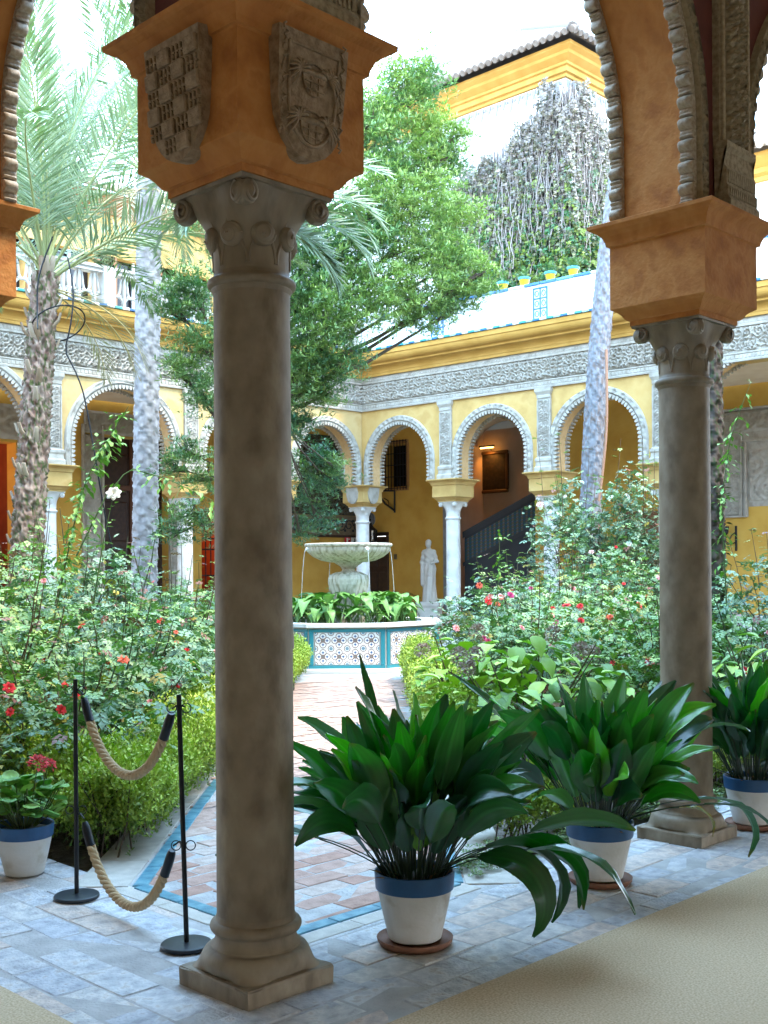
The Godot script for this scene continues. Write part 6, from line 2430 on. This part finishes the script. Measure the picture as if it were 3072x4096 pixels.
func palms_and_tree() -> void:
	var grey := [[Color(.15, .22, .12), Color(.30, .355, .235)], [Color(.36, .29, .19), Color(.45, .38, .26)]]
	var cls := [[1.42, .55, 1.0, 0], [1.2, .95, 1.05, 0], [.95, 1.15, 1.0, 0], [.7, 1.5, 1.0, 0], [.35, 1.5, .95, 0], [1.05, .7, 1.08, 0]]
	# shaggy palm at left
	var b0 := FR(13.0, -4.24, -.06)
	var t0 := FR(13.0, -3.86, 5.0)
	var tr := palm_trunk(b0, t0, .175, .115, .13, 7, .035, Color(.15, .065, .045), Color(.42, .32, .25), Color(.085, .10, .035), 0.0, 1.7)
	for i in 46:  # cut leaf stubs below the crown and along the trunk
		var t := 1.0 - pow(rng.randf(), 1.6) * .75
		var an := rng.randf() * TAU
		var c := (t0 - b0) * t
		var out := Vector3(cos(an), 0, sin(an))
		tr.col = Color(.3, .2, .12).lerp(Color(.5, .4, .3), rng.randf())
		tr.tube(PackedVector3Array([c + out * .11, c + out * .19 + Vector3(0, .08, 0), c + out * .22 + Vector3(0, .17, 0)]), [.045, .034, .026], 5, true, .5)
	var p0 := palm("palm with shaggy brown trunk and black cable at the left edge", b0, t0, .2, .14, tr, 3.2, 33, [[1.45, .5, 1.05, 0], [1.3, .8, 1.05, 0], [1.12, 1.0, 1.0, 0], [1.38, .6, 1.0, 0], [.85, 1.5, 1.0, 0], [.6, 1.3, 1.0, 0]], grey)
	var dry := frond_mesh(1.5, -.2, 1.2, 44, .4, .012, grey[1])
	for i in 3:
		var f := part("dry_frond", dry, M.leaf, p0)
		f.transform = Transform3D(Basis(Vector3.UP, i * .5 - .6), t0 - b0 + Vector3(0, -.15, 0))
	# grey palm behind it
	var b1 := FR(17.0, -3.62, -.06)
	var t1 := FR(17.0, -3.48, 7.5)
	tr = palm_trunk(b1, t1, .172, .162, .13, 5, .03, Color(.25, .23, .235), Color(.46, .43, .43), Color(.34, .31, .31))
	var p1 := palm("palm with straight pale grey scaly trunk in the left bed", b1, t1, .19, .18, tr, 3.0, 30, cls, grey)
	for i in 12:
		var f := part("dry_frond", dry, M.leaf, p1)
		f.transform = Transform3D(Basis(Vector3.UP, i * .55), t1 - b1 + Vector3(0, -.2, 0))
	# palm hidden by the near column: only its right-hand fronds show
	var b2 := FR(11.6, -1.22, -.06)
	var t2 := FR(11.6, -1.15, 5.1)
	tr = palm_trunk(b2, t2, .16, .13, .13, 6, .03, Color(.2, .15, .12), Color(.36, .3, .26), Color(.25, .2, .17))
	var p2 := palm("palm standing behind the near column, its grey fronds drooping to the right", b2, t2, .16, .13, tr, 1.45, 13, [[.9, 1.9, 1.0, 0], [.5, 1.9, .95, 0], [1.2, 1.7, 1.0, 0]], grey)
	for q in [[-.72, .75, 1.9, 1.35], [-.95, .95, 1.5, 1.45], [-.8, .25, 1.7, 1.25], [-1.0, -.35, 1.2, .95], [-.6, -.1, 1.4, .9]]:
		var fm := frond_mesh(q[3], q[1], q[2], 34, .38, .038, grey[0])
		var fr := part("frond", fm, M.leaf, p2)
		fr.transform = Transform3D(Basis(Vector3.UP, q[0]) * Basis(Vector3.RIGHT, .6), t2 - b2)
	# leaning palm at right
	var b3 := FR(19.0, 3.40, -.06)
	var t3 := FR(19.0, 5.6, 15.0)
	tr = palm_trunk(b3, t3, .165, .15, .12, 6, .022, Color(.13, .13, .15), Color(.27, .27, .29), Color(.18, .145, .13), -.61)
	palm("tall leaning palm with ringed grey trunk in front of the right wing", b3, t3, .18, .16, tr, 2.6, 22, cls, grey)
	var b4 := FR(12.0, 3.48, -.06)
	var t4 := FR(12.0, 3.40, 11.0)
	tr = palm_trunk(b4, t4, .125, .10, .10, 5, .03, Color(.04, .032, .026), Color(.13, .10, .085), Color(.04, .06, .025))
	for i in 240:
		tr.col = Color(.03, .09, .025).lerp(Color(.08, .16, .04), rng.randf())
		var an := rng.randf() * TAU
		var y := pow(rng.randf(), 1.5) * 2.6
		var d := Vector3(cos(an), rng.randf_range(-.5, .3), sin(an)).normalized()
		tr.leaf(Vector3(cos(an) * .13, y, sin(an) * .13), d, d.cross(Vector3.UP).normalized(), .08, .07, .15)
	palm("dark slender palm trunk with ivy behind the second near column", b4, t4, .13, .11, tr, 2.4, 20, cls, grey)
	cable("black cable looped round the shaggy palm and hanging down to the roses", [[12.75, -3.70, 5.35], [12.75, -3.86, 4.9], [12.75, -3.88, 4.5], [12.6, -3.83, 4.28]], [[12.7, -3.52, 5.1], [12.7, -3.46, 4.7], [12.7, -3.5, 4.3], [12.7, -3.56, 4.05], [12.7, -3.48, 3.9], [12.7, -3.36, 3.6], [12.7, -3.25, 3.0], [12.7, -3.12, 2.2], [12.7, -2.98, 1.5], [12.7, -2.9, .9]], .009)
	pipe("thin brown pipe hanging beside the leaning palm trunk", [FR(18.7, 3.69, 5.2), FR(18.7, 3.69, 4.0), FR(18.7, 3.62, 3.2), FR(18.7, 3.55, 2.7)], .022, mat([[.34, .17, .10]], .6))
	tree()


func cable(label: String, a: Array, c: Array, r: float) -> void:
	var o := thing("cable", label, "cable", FR(12.7, -3.5, 0))
	for set_of in [a, c]:
		var pts := PackedVector3Array()
		var cv := Curve3D.new()
		for i in set_of.size():
			var q: Array = set_of[i]
			var pr: Array = set_of[maxi(i - 1, 0)]
			var nx: Array = set_of[mini(i + 1, set_of.size() - 1)]
			var tn := (FR(nx[0], nx[1], nx[2]) - FR(pr[0], pr[1], pr[2])) / 6.0
			cv.add_point(FR(q[0], q[1], q[2]) - o.position, -tn, tn)
		for k in 40:
			pts.push_back(cv.sample_baked(cv.get_baked_length() * k / 39.0))
		var b := MB.new()
		b.tube(pts, r, 6)
		part("strand", b, M.black_metal, o)
	var ring := PackedVector3Array()
	for k in 33:
		var an := TAU * k / 32
		ring.push_back(FR(13.0 - .30 * cos(an), -3.72 + .30 * sin(an), 4.42 + .16 * sin(an + .8)) - o.position)
	var b2 := MB.new()
	b2.tube(ring, r, 6)
	part("loop", b2, M.black_metal, o)


func pipe(label: String, pts: Array, r: float, m: Material) -> void:
	var b := MB.new()
	var pp := PackedVector3Array()
	var cv := Curve3D.new()
	for i in pts.size():
		var tn: Vector3 = (pts[mini(i + 1, pts.size() - 1)] - pts[maxi(i - 1, 0)]) / 6.0
		cv.add_point(pts[i], -tn, tn)
	for k in 24:
		pp.push_back(cv.sample_baked(cv.get_baked_length() * k / 23.0))
	b.tube(pp, r, 7)
	tag(part("pipe", b, m, null), label, "pipe")


func tree() -> void:
	var base := FR(15.0, -1.45, -.06)
	var o := thing("evergreen_tree", "large bushy evergreen tree behind the near column", "tree", base)
	# foliage masses: forward, right, height, radius
	var masses := [[15.2, .60, 8.35, .18], [15.2, .56, 8.0, .28], [14.8, .28, 8.05, .24], [15.0, .16, 7.65, .36], [15.4, .63, 7.5, .36], [14.6, -.1, 7.4, .36], [15.2, .38, 7.05, .45], [15.6, .78, 6.9, .3], [14.8, .0, 6.8, .38], [15.2, 1.04, 7.4, .14], [15.2, .95, 7.15, .18], [15.0, .49, 6.45, .46], [14.4, .02, 6.25, .4], [15.8, .98, 6.45, .3], [15.4, .76, 5.95, .42], [14.8, .22, 5.8, .46], [14.3, -.3, 5.9, .4], [14.2, -.56, 5.6, .42], [14.4, -.96, 5.5, .38], [15.2, 1.05, 5.75, .22], [15.0, 1.30, 5.5, .13], [15.2, 1.1, 5.35, .28], [15.0, .62, 5.25, .4], [14.7, .1, 5.2, .42], [14.3, -.43, 5.0, .5], [14.4, -.9, 4.9, .4], [14.3, -.68, 4.5, .36], [14.4, -1.02, 4.35, .3], [14.2, -.5, 4.15, .24], [14.4, -.93, 3.9, .32], [14.3, -.68, 3.8, .22], [14.6, -1.05, 3.5, .22], [15.0, .5, 4.95, .26], [15.2, .95, 5.05, .2],
		[15.4, -1.7, 5.2, .75], [15.6, -1.9, 4.1, .65], [15.4, -1.8, 6.3, .7], [15.0, -1.2, 6.9, .6], [14.5, -2.42, 5.1, .3], [14.5, -2.66, 4.95, .22], [14.5, -2.35, 4.5, .28], [14.5, -2.6, 4.15, .2], [14.5, -2.3, 3.85, .22], [14.5, -2.48, 3.1, .25], [14.5, -2.68, 2.9, .16], [14.5, -2.28, 2.8, .22], [14.5, -2.52, 2.3, .22], [14.5, -2.7, 2.05, .14], [14.5, -2.3, 2.12, .2],
		[16.2, -.95, 3.2, .2], [16.2, -.83, 2.9, .22], [16.2, -1.02, 2.6, .22], [16.2, -1.2, 3.0, .2], [16.2, -.7, 3.05, .13], [16.2, -.93, 2.3, .16], [16.2, -1.2, 2.15, .18]]
	var trunk := MB.new()
	var p := PackedVector3Array()
	for i in 9:
		p.push_back(Vector3(.08 * sin(i * .9), i * .75, .06 * cos(i * 1.1)))
	trunk.col = Color(.10, .08, .06)
	trunk.tube(p, [.22, .19, .17, .16, .14, .12, .09, .07, .05], 12)
	part("trunk", trunk, M.bark, o)
	var twig := MB.new()
	for k in 11:
		var d := Vector3(rng.randf_range(-1, 1), rng.randf_range(-.2, 1.1), rng.randf_range(-1, 1)).normalized()
		twig.leaf(d * .02, d, d.cross(Vector3.UP).normalized(), rng.randf_range(.055, .09), .016, .15, .008)
	var xs: Array[Transform3D] = []
	var cs := PackedColorArray()
	for m in masses:
		var c: Vector3 = FR(m[0], m[1], m[2]) - base
		var r: float = m[3]
		var from := Vector3(0, clampf(c.y - rng.randf_range(.7, 1.6), 2.9 if m[1] < -1.4 else 3.9, 6.0), 0)
		var mid := from.lerp(c, .5) + Vector3(0, -.12, 0)
		var lb := MB.new()
		lb.col = Color(.11, .085, .065)
		lb.tube(PackedVector3Array([from, from.lerp(mid, .5), mid, c.lerp(mid, .4), c]), [.04, .034, .026, .018, .009] if m[2] > 3.3 else [.016, .014, .011, .009, .006], 6, false)
		for k in 5:
			var e := c + Vector3(rng.randf_range(-1, 1), rng.randf_range(-.5, 1), rng.randf_range(-1, 1)) * r * .9
			lb.tube(PackedVector3Array([c.lerp(mid, .3), e.lerp(c, .5) + Vector3(0, -.03, 0), e]), [.013, .009, .004], 4, false)
		part("limb", lb, M.bark, o)
		var n := int((300 if r > .55 else 430) * pow(r / .4, 2.0) * (.6 if m[2] < 3.3 else 1.0)) + 30
		var tone := rng.randf()
		# each mass is a handful of tufts with gaps between them
		var tufts := []
		for k in maxi(6, int(26 * pow(r / .4, 1.6))):
			var d := Vector3(rng.randfn(), rng.randfn(), rng.randfn()).normalized()
			tufts.append(c + d * r * pow(rng.randf(), .4) * Vector3(1.1, .95, 1.1))
		for i in n:
			var t: Vector3 = tufts[rng.randi() % tufts.size()]
			var pos := t + Vector3(rng.randfn(), rng.randfn() * .8, rng.randfn()) * (.075 + r * .14)
			var bs := Basis(Vector3.UP, rng.randf() * TAU) * Basis(Vector3.RIGHT, rng.randf_range(-.8, .8))
			xs.append(Transform3D(bs.scaled_local(Vector3.ONE * rng.randf_range(.75, 1.25)), pos))
			var g := clampf(tone * .6 + rng.randf_range(.1, .7) + (.12 if m[1] > 0.0 else -.12), 0, 1)
			cs.push_back(Color(.06, .175, .095).lerp(Color(.33, .44, .13), g * g) * rng.randf_range(.8, 1.25))
	scatter("crown", twig.done(), xs, cs, M.leaf, o)


# ---------- things standing in the gallery ----------
func flower_pot(label: String, saucer_label: String, where: Vector3, rim: float, h: float) -> void:
	var o := thing("flower_pot", label, "flower pot", where + Vector3(0, .026 if saucer_label else .002, 0), 0, "white pots with blue rims")
	var b := MB.new()
	var r0 := rim * .66
	var hb := h * .74
	b.lathe([Vector2(.0, .0), Vector2(r0 - .01, .0), Vector2(r0, .008), Vector2(lerpf(r0, rim * .93, .5), hb * .5), Vector2(rim * .93, hb)], 36)
	part("body", b, M.pot_white, o)
	b = MB.new()
	b.lathe([Vector2(rim * .93, hb - .001), Vector2(rim * .965, hb), Vector2(rim * .975, hb + .006), Vector2(rim, h - .006), Vector2(rim * .99, h), Vector2(rim * .93, h - .002), Vector2(rim * .91, h - .04)], 36)
	part("rim_band", b, M.pot_blue, o)
	b = MB.new()
	b.lathe([Vector2(rim * .92, h - .035), Vector2(rim * .5, h - .025), Vector2(.0, h - .02)], 24)
	part("potting_soil", b, M.soil, o)
	if saucer_label:
		var s := thing("saucer", saucer_label, "saucer", where, 0, "terracotta saucers")
		b = MB.new()
		b.lathe([Vector2(.0, .003), Vector2(rim * .85, .003), Vector2(rim * .93, .02), Vector2(rim * .95, .034), Vector2(rim * .92, .036), Vector2(rim * .86, .022), Vector2(.0, .02)], 32)
		part("dish", b, M.terracotta, s)


func blade(b: MB, root: Vector3, az: float, elev: float, stalk: float, len: float, wid: float, bend: float, twist: float, tone: Color) -> void:
	var d0 := Vector3(cos(az), 0, sin(az))
	var side := Vector3(-sin(az), 0, cos(az))
	var p := root
	var an := elev
	var pts := PackedVector3Array([p])
	for i in 5:
		p += (d0 * cos(an) + Vector3.UP * sin(an)) * stalk / 5
		an -= bend * .05
		pts.push_back(p)
	b.col = Color(.035, .06, .025)
	b.tube(pts, [.0035, .0033, .003, .003, .003, .0035], 5, false)
	var g := PackedVector3Array()
	var cl := PackedColorArray()
	var rows := 11
	for i in rows:
		var t := float(i) / (rows - 1)
		var hw := wid * .5 * pow(sin(PI * pow(clampf(t * .97 + .012, 0, 1), .72)), .85) + .0015
		var tang := d0 * cos(an) + Vector3.UP * sin(an)
		var up := side.cross(tang)
		var tw := twist * (.6 + .4 * t)
		var s := side * cos(tw) + up * sin(tw)
		var u := up * cos(tw) - side * sin(tw)
		for q in 11:
			var j := q / 5.0 - 1.0
			var rip := .005 * sin(t * 17.0 + j * 3.0 + az * 5.0) * absf(j) + (.0016 if q % 2 else -.0016)
			g.push_back(p + s * j * hw + u * (absf(j) * hw * .34 + rip))
			var c := tone * (1.4 if q == 5 else (1.1 if q % 2 else .92))
			if t > .93 and fposmod(az * 37.0, 1.0) < .4:
				c = Color(.22, .15, .05)
			cl.push_back(c)
		p += tang * len / (rows - 1)
		an -= bend * (.03 + .97 * sin(PI * clampf(t, .05, 1.0))) * 1.45 / (rows - 1)
	b.col = Color.WHITE
	b.grid(g, 11, false, false, cl)


func aspidistra(label: String, where: Vector3, n: int, spread: float, sd: int, extra: Array) -> void:
	var o := thing("aspidistra", label, "plant", where)
	var r := RandomNumberGenerator.new()
	r.seed = sd
	for i in n:
		var k := float(i) / n
		var az := i * 2.399963 + r.randf_range(-.25, .25)
		var elev := lerpf(1.53, 1.0, pow(k, .9)) + r.randf_range(-.12, .12)
		var root := Vector3(cos(az), 0, sin(az)) * (.02 + .10 * sqrt(k)) + Vector3(0, -.03, 0)
		var b := MB.new()
		var g := r.randf()
		var tone := Color(.016, .08, .046).lerp(Color(.075, .27, .04), g * g)
		if r.randf() < .12:
			tone = Color(.15, .40, .03)
		blade(b, root, az, elev, r.randf_range(.15, .44), r.randf_range(.29, .40) * spread, r.randf_range(.105, .155), r.randf_range(.0, .55) + pow(k, 2) * r.randf_range(.2, 1.3), r.randf_range(-1.5, 1.5), tone)
		part("leaf", b, M.gloss_leaf, o)
	for q in extra:
		var b := MB.new()
		blade(b, Vector3(cos(q[0]), 0, sin(q[0])) * .1, q[0], q[1], q[2], q[3], q[4], q[5], q[6], q[7])
		part("leaf", b, M.gloss_leaf, o, q[8] if q.size() > 8 else "")
	# dead brown stubs round the foot
	for i in 16:
		var b := MB.new()
		var az := r.randf() * TAU
		var d := Vector3(cos(az), r.randf_range(.4, 1.4), sin(az)).normalized()
		var p := Vector3(cos(az), 0, sin(az)) * r.randf_range(.05, .13) + Vector3(0, -.02, 0)
		b.col = Color(.20, .10, .04).lerp(Color(.36, .22, .10), r.randf())
		var sd2 := d.cross(Vector3.UP).normalized()
		b.leaf(p, d, sd2, r.randf_range(.06, .14), .018, .4, .02)
		part("dry_sheath", b, M.leaf, o)


func gallery_things() -> void:
	var p1 := V(3.46, 3.22, 0)
	var p2 := V(4.77, 3.18, 0)
	var p3 := V(6.43, 3.2, 0)
	flower_pot("white pot with blue rim nearest to the viewer, on a saucer between the columns", "brown saucer under the nearest white and blue pot", p1, .168, .285)
	flower_pot("white pot with blue rim left of the second column, behind the nearest pot", "brown saucer under the pot left of the second column", p2, .168, .285)
	flower_pot("white pot with blue rim at the right edge, beyond the second column", "brown saucer under the pot at the right edge", p3, .168, .285)
	# right is along (+a, -n): azimuth of (1,0,1)/sqrt2 in x,z is PI/4
	var R := PI / 4
	aspidistra("big dark green aspidistra spilling out of the nearest pot", p1 + Vector3(0, .30, 0), 122, 1.08, 11, [
		[R + .45, .80, .26, .54, .125, 2.5, .9, Color(.02, .10, .03)], [R + .62, .72, .24, .52, .12, 2.5, -.9, Color(.02, .10, .03)], [R + .2, .66, .30, .50, .12, 2.1, 1.0, Color(.02, .10, .03)], [R + .35, .6, .32, .46, .12, 1.9, .9, Color(.02, .10, .03)],
		[R - .05, .45, .42, .46, .125, .7, 1.1, Color(.02, .07, .03)], [R + .5, .5, .4, .55, .13, 1.4, .2, Color(.02, .10, .03)],
		[R + PI + .3, .5, .35, .48, .12, 1.5, .2, Color(.02, .10, .03)], [R + PI - .2, .6, .34, .45, .13, 1.1, -.2, Color(.02, .08, .015)], [R - 2.1, 1.25, .45, .5, .05, .15, .2, Color(.02, .10, .03)]])
	aspidistra("dark green aspidistra in the pot left of the second column", p2 + Vector3(0, .30, 0), 112, 1.02, 23, [
		[R, .5, .4, .5, .11, 2.1, .2, Color(.02, .10, .03)], [R + .3, .45, .42, .5, .1, 1.7, .3, Color(.02, .075, .02)], [R - .3, .9, .45, .5, .10, 1.1, .3, Color(.03, .09, .03)], [R + .25, .5, .30, .25, .085, 1.9, .1, Color(.50, .30, .02), "single yellow leaf"], [R + PI, 1.0, .45, .55, .10, .35, .4, Color(.02, .10, .03)]])
	aspidistra("aspidistra in the right edge pot, cut by the picture edge", p3 + Vector3(0, .30, 0), 96, 1.0, 37, [[R + PI, .45, .4, .5, .1, 1.8, .2, Color(.02, .10, .03)]])
	geranium()
	stanchions()
	wild_edges()


func geranium() -> void:
	var w := V(2.89, 5.45, 0)
	flower_pot("white pot with blue rim holding the red geranium at the left edge", "", w, .15, .262)
	var o := thing("geranium", "geranium with a red flower head in the pot at the left edge", "plant", w + Vector3(0, .24, 0))
	var lm := []
	for k in 3:
		var l := MB.new()
		var g := PackedVector3Array()
		var cl := PackedColorArray()
		for ring in [[0.0, 0.0], [.018, -.004], [.034, .003], [.042, -.004 + .004 * k]]:
			for j in 14:
				var an := TAU * j / 14 + .2
				var rr: float = ring[0] * (1.0 + .12 * cos(an * 7.0) * (1.0 if ring[0] > .03 else 0.0))
				g.push_back(Vector3(cos(an) * rr, ring[1] + .004 * sin(an * 3.0) * ring[0] * 20.0, sin(an) * rr))
				cl.push_back(Color(1, 1, 1) * (1.1 if ring[0] > .035 else (.75 if ring[0] > .02 else 1.0)))
		l.grid(g, 14, true, false, cl)
		lm.append(l.done())
	var tones := []
	for c in [Color(.11, .28, .04), Color(.17, .36, .05), Color(.25, .44, .07)]:
		var m := leaf_mat(.6, .5, [.6, .95, .1])
		m.albedo_color = c.linear_to_srgb()
		tones.append(m)
	var b := MB.new()
	var tops := []
	for i in 96:
		var an := rng.randf() * TAU
		var rr := .21 * sqrt(rng.randf())
		var y := .05 + .20 * rng.randf() * (1.0 - .5 * sq(rr / .21)) + .03
		var e := Vector3(cos(an) * rr, y, sin(an) * rr)
		tops.append(e)
		b.col = Color(.10, .13, .05)
		if i % 2 == 0:
			b.tube(PackedVector3Array([e * Vector3(.3, 0, .3), e * Vector3(.7, .5, .7), e]), .003, 4, false)
	part("stems", b, M.bark, o)
	for e in tops:
		var l := part("leaf", lm[rng.randi() % 3], tones[rng.randi() % 3], o)
		l.transform = Transform3D((Basis(Vector3.UP, rng.randf() * TAU) * Basis(Vector3.RIGHT, rng.randf_range(-.8, .8))).scaled_local(Vector3.ONE * rng.randf_range(.7, 1.2)), e)
	for q in [[Vector3(.04, .33, .07), .052, "red", "large red flower head"], [Vector3(.11, .31, .05), .04, "red", "smaller red flower head"], [Vector3(-.10, .4, -.15), .03, "pink", "pink flower head"]]:
		b = MB.new()
		b.col = Color(.1, .14, .05)
		var st := MB.new()
		st.col = Color(.10, .14, .05)
		st.tube(PackedVector3Array([Vector3(q[0].x * .4, .05, q[0].z * .4), q[0]]), .003, 5)
		part("flower_stalk", st, M.bark, o)
		for k in 46:
			var d := Vector3(rng.randf_range(-1, 1), rng.randf_range(-.5, 1), rng.randf_range(-1, 1)).normalized()
			var d2 := (d + Vector3(rng.randf_range(-.8, .8), rng.randf_range(-.8, .8), rng.randf_range(-.8, .8))).normalized()
			b.leaf(d * q[1] * .6, d2, d2.cross(Vector3(.2, 1, .3)).normalized(), q[1] * .62, q[1] * .5, .15)
		var f := part("flower_head", b, M["rose_" + q[2]], o, q[3])
		f.position = q[0]


func stanchions() -> void:
	var s1 := V(2.84, 4.85, .003)
	var s2 := V(2.78, 3.88, .003)
	var labels := ["black rope stanchion beside the low hedge, left of the two", "black rope stanchion nearest the column base, leaning slightly"]
	for k in 2:
		var o := thing("rope_stanchion", labels[k], "stanchion", s1 if k == 0 else s2)
		var b := MB.new()
		b.lathe([Vector2(.0, 0), Vector2(.104, 0), Vector2(.107, .004), Vector2(.107, .013), Vector2(.103, .018), Vector2(.03, .019), Vector2(.012, .022), Vector2(.0, .022)], 40)
		part("base_plate", b, M.base_metal, o)
		var lean := Vector3(0, 0, 0) if k == 0 else Vector3(-.018, 0, -.018)
		b = MB.new()
		b.tube(PackedVector3Array([Vector3(0, .018, 0), lean * .5 + Vector3(0, .53, 0), lean + Vector3(0, 1.045, 0)]), .0105, 14)
		part("pole", b, M.black_metal, o)
		for h in [.99, .42]:
			b = MB.new()
			for sx in [-1.0, 1.0]:
				var ring := PackedVector3Array()
				for i in 17:
					var an := TAU * i / 16
					ring.push_back(lean * h + Vector3((.0105 + .02) * sx * .7 + cos(an) * .02 * .7, h + sin(an) * .02, (.0105 + .02) * sx * .7 + cos(an) * .02 * .7))
				b.tube(ring, .0024, 6)
			part("rope_ring", b, M.black_metal, o)
	var spans := [["tan twisted rope hanging between the tops of the two stanchions", Vector3(0, .975, 0), Vector3(0, .985, 0), .655], ["tan twisted rope hanging low between the two stanchions", Vector3(0, .385, 0), Vector3(0, .415, 0), .075]]
	for q in spans:
		var a: Vector3 = s1 + q[1] + Vector3(.012, 0, .05)
		var c: Vector3 = s2 + q[2] + Vector3(-.028, 0, -.05)
		var low: float = q[3]
		var o := thing("barrier_rope", q[0], "rope", (a + c) * .5)
		var path := PackedVector3Array()
		var n := 90
		for i in n + 1:
			var t := float(i) / n
			var p := a.lerp(c, t)
			var s := 2.0 * t - 1.0
			var drop := (cosh(2.0 * s) - cosh(2.0)) / (1.0 - cosh(2.0))
			p.y = lerpf(p.y, low, drop)
			# the ends steepen as a stiff rope does
			path.push_back(p - o.position)
		for k in 3:
			var st := PackedVector3Array()
			var d := 0.0
			for i in range(8, n - 7):
				var tn := (path[i + 1] - path[i - 1]).normalized()
				var sd := tn.cross(Vector3(1, 0, 1).normalized()).normalized()
				var up := sd.cross(tn)
				d += path[i].distance_to(path[i - 1])
				var an := d * 62.0 + k * TAU / 3
				st.push_back(path[i] + (sd * cos(an) + up * sin(an)) * .0105)
			var b := MB.new()
			b.tube(st, .0125, 8)
			part("strand", b, M.rope, o)
		for e in [[0, 9], [n - 9, n]]:
			var b := MB.new()
			var rr := [.0205, .0205, .0205, .0205, .0205, .0205, .019, .014]
			if e[0] == 0:
				rr.reverse()
			b.tube(path.slice(1, 9) if e[0] == 0 else path.slice(n - 8, n), rr, 14)
			part("end_cap", b, M.black_metal, o)
			var hk := PackedVector3Array()
			var at: Vector3 = path[0] if e[0] == 0 else path[n]
			var post: Vector3 = (s1 if e[0] == 0 else s2) + (q[1] if e[0] == 0 else q[2]) - o.position
			b = MB.new()
			b.tube(PackedVector3Array([at, at.lerp(post, .5) + Vector3(0, .02, 0), post + Vector3(0, .01, 0)]), .004, 6)
			part("hook", b, M.black_metal, o)


func wild_edges() -> void:  # self-sown greenery creeping over the paving joint behind the pots
	var o := thing("creeping_weeds", "low creeping weeds growing along the bed edge behind the nearest pots", "weeds", V(4.4, 3.75, 0))
	var lm := MB.new()
	for k in 5:
		var d := Vector3(cos(k * 1.3), .5, sin(k * 1.3)).normalized()
		lm.leaf(d * .006, d, d.cross(Vector3.UP).normalized(), .022, .013, .15)
	var xs: Array[Transform3D] = []
	var cs := PackedColorArray()
	for i in 1500:
		var u := rng.randf_range(0, 4.0)
		var v := rng.randfn(0, .09) + .05 * sin(u * 5.0)
		if sin(u * 3.1) + sin(u * 7.7) < -.5:
			continue
		xs.append(Transform3D(Basis(Vector3.UP, rng.randf() * TAU).scaled(Vector3.ONE * rng.randf_range(.7, 1.5)), Vector3(u, absf(rng.randfn(0, .035)) + .002, -v - .04)))
		cs.push_back(Color(.07, .14, .025).lerp(Color(.2, .27, .05), rng.randf()))
	scatter("foliage", lm.done(), xs, cs, M.leaf, o)
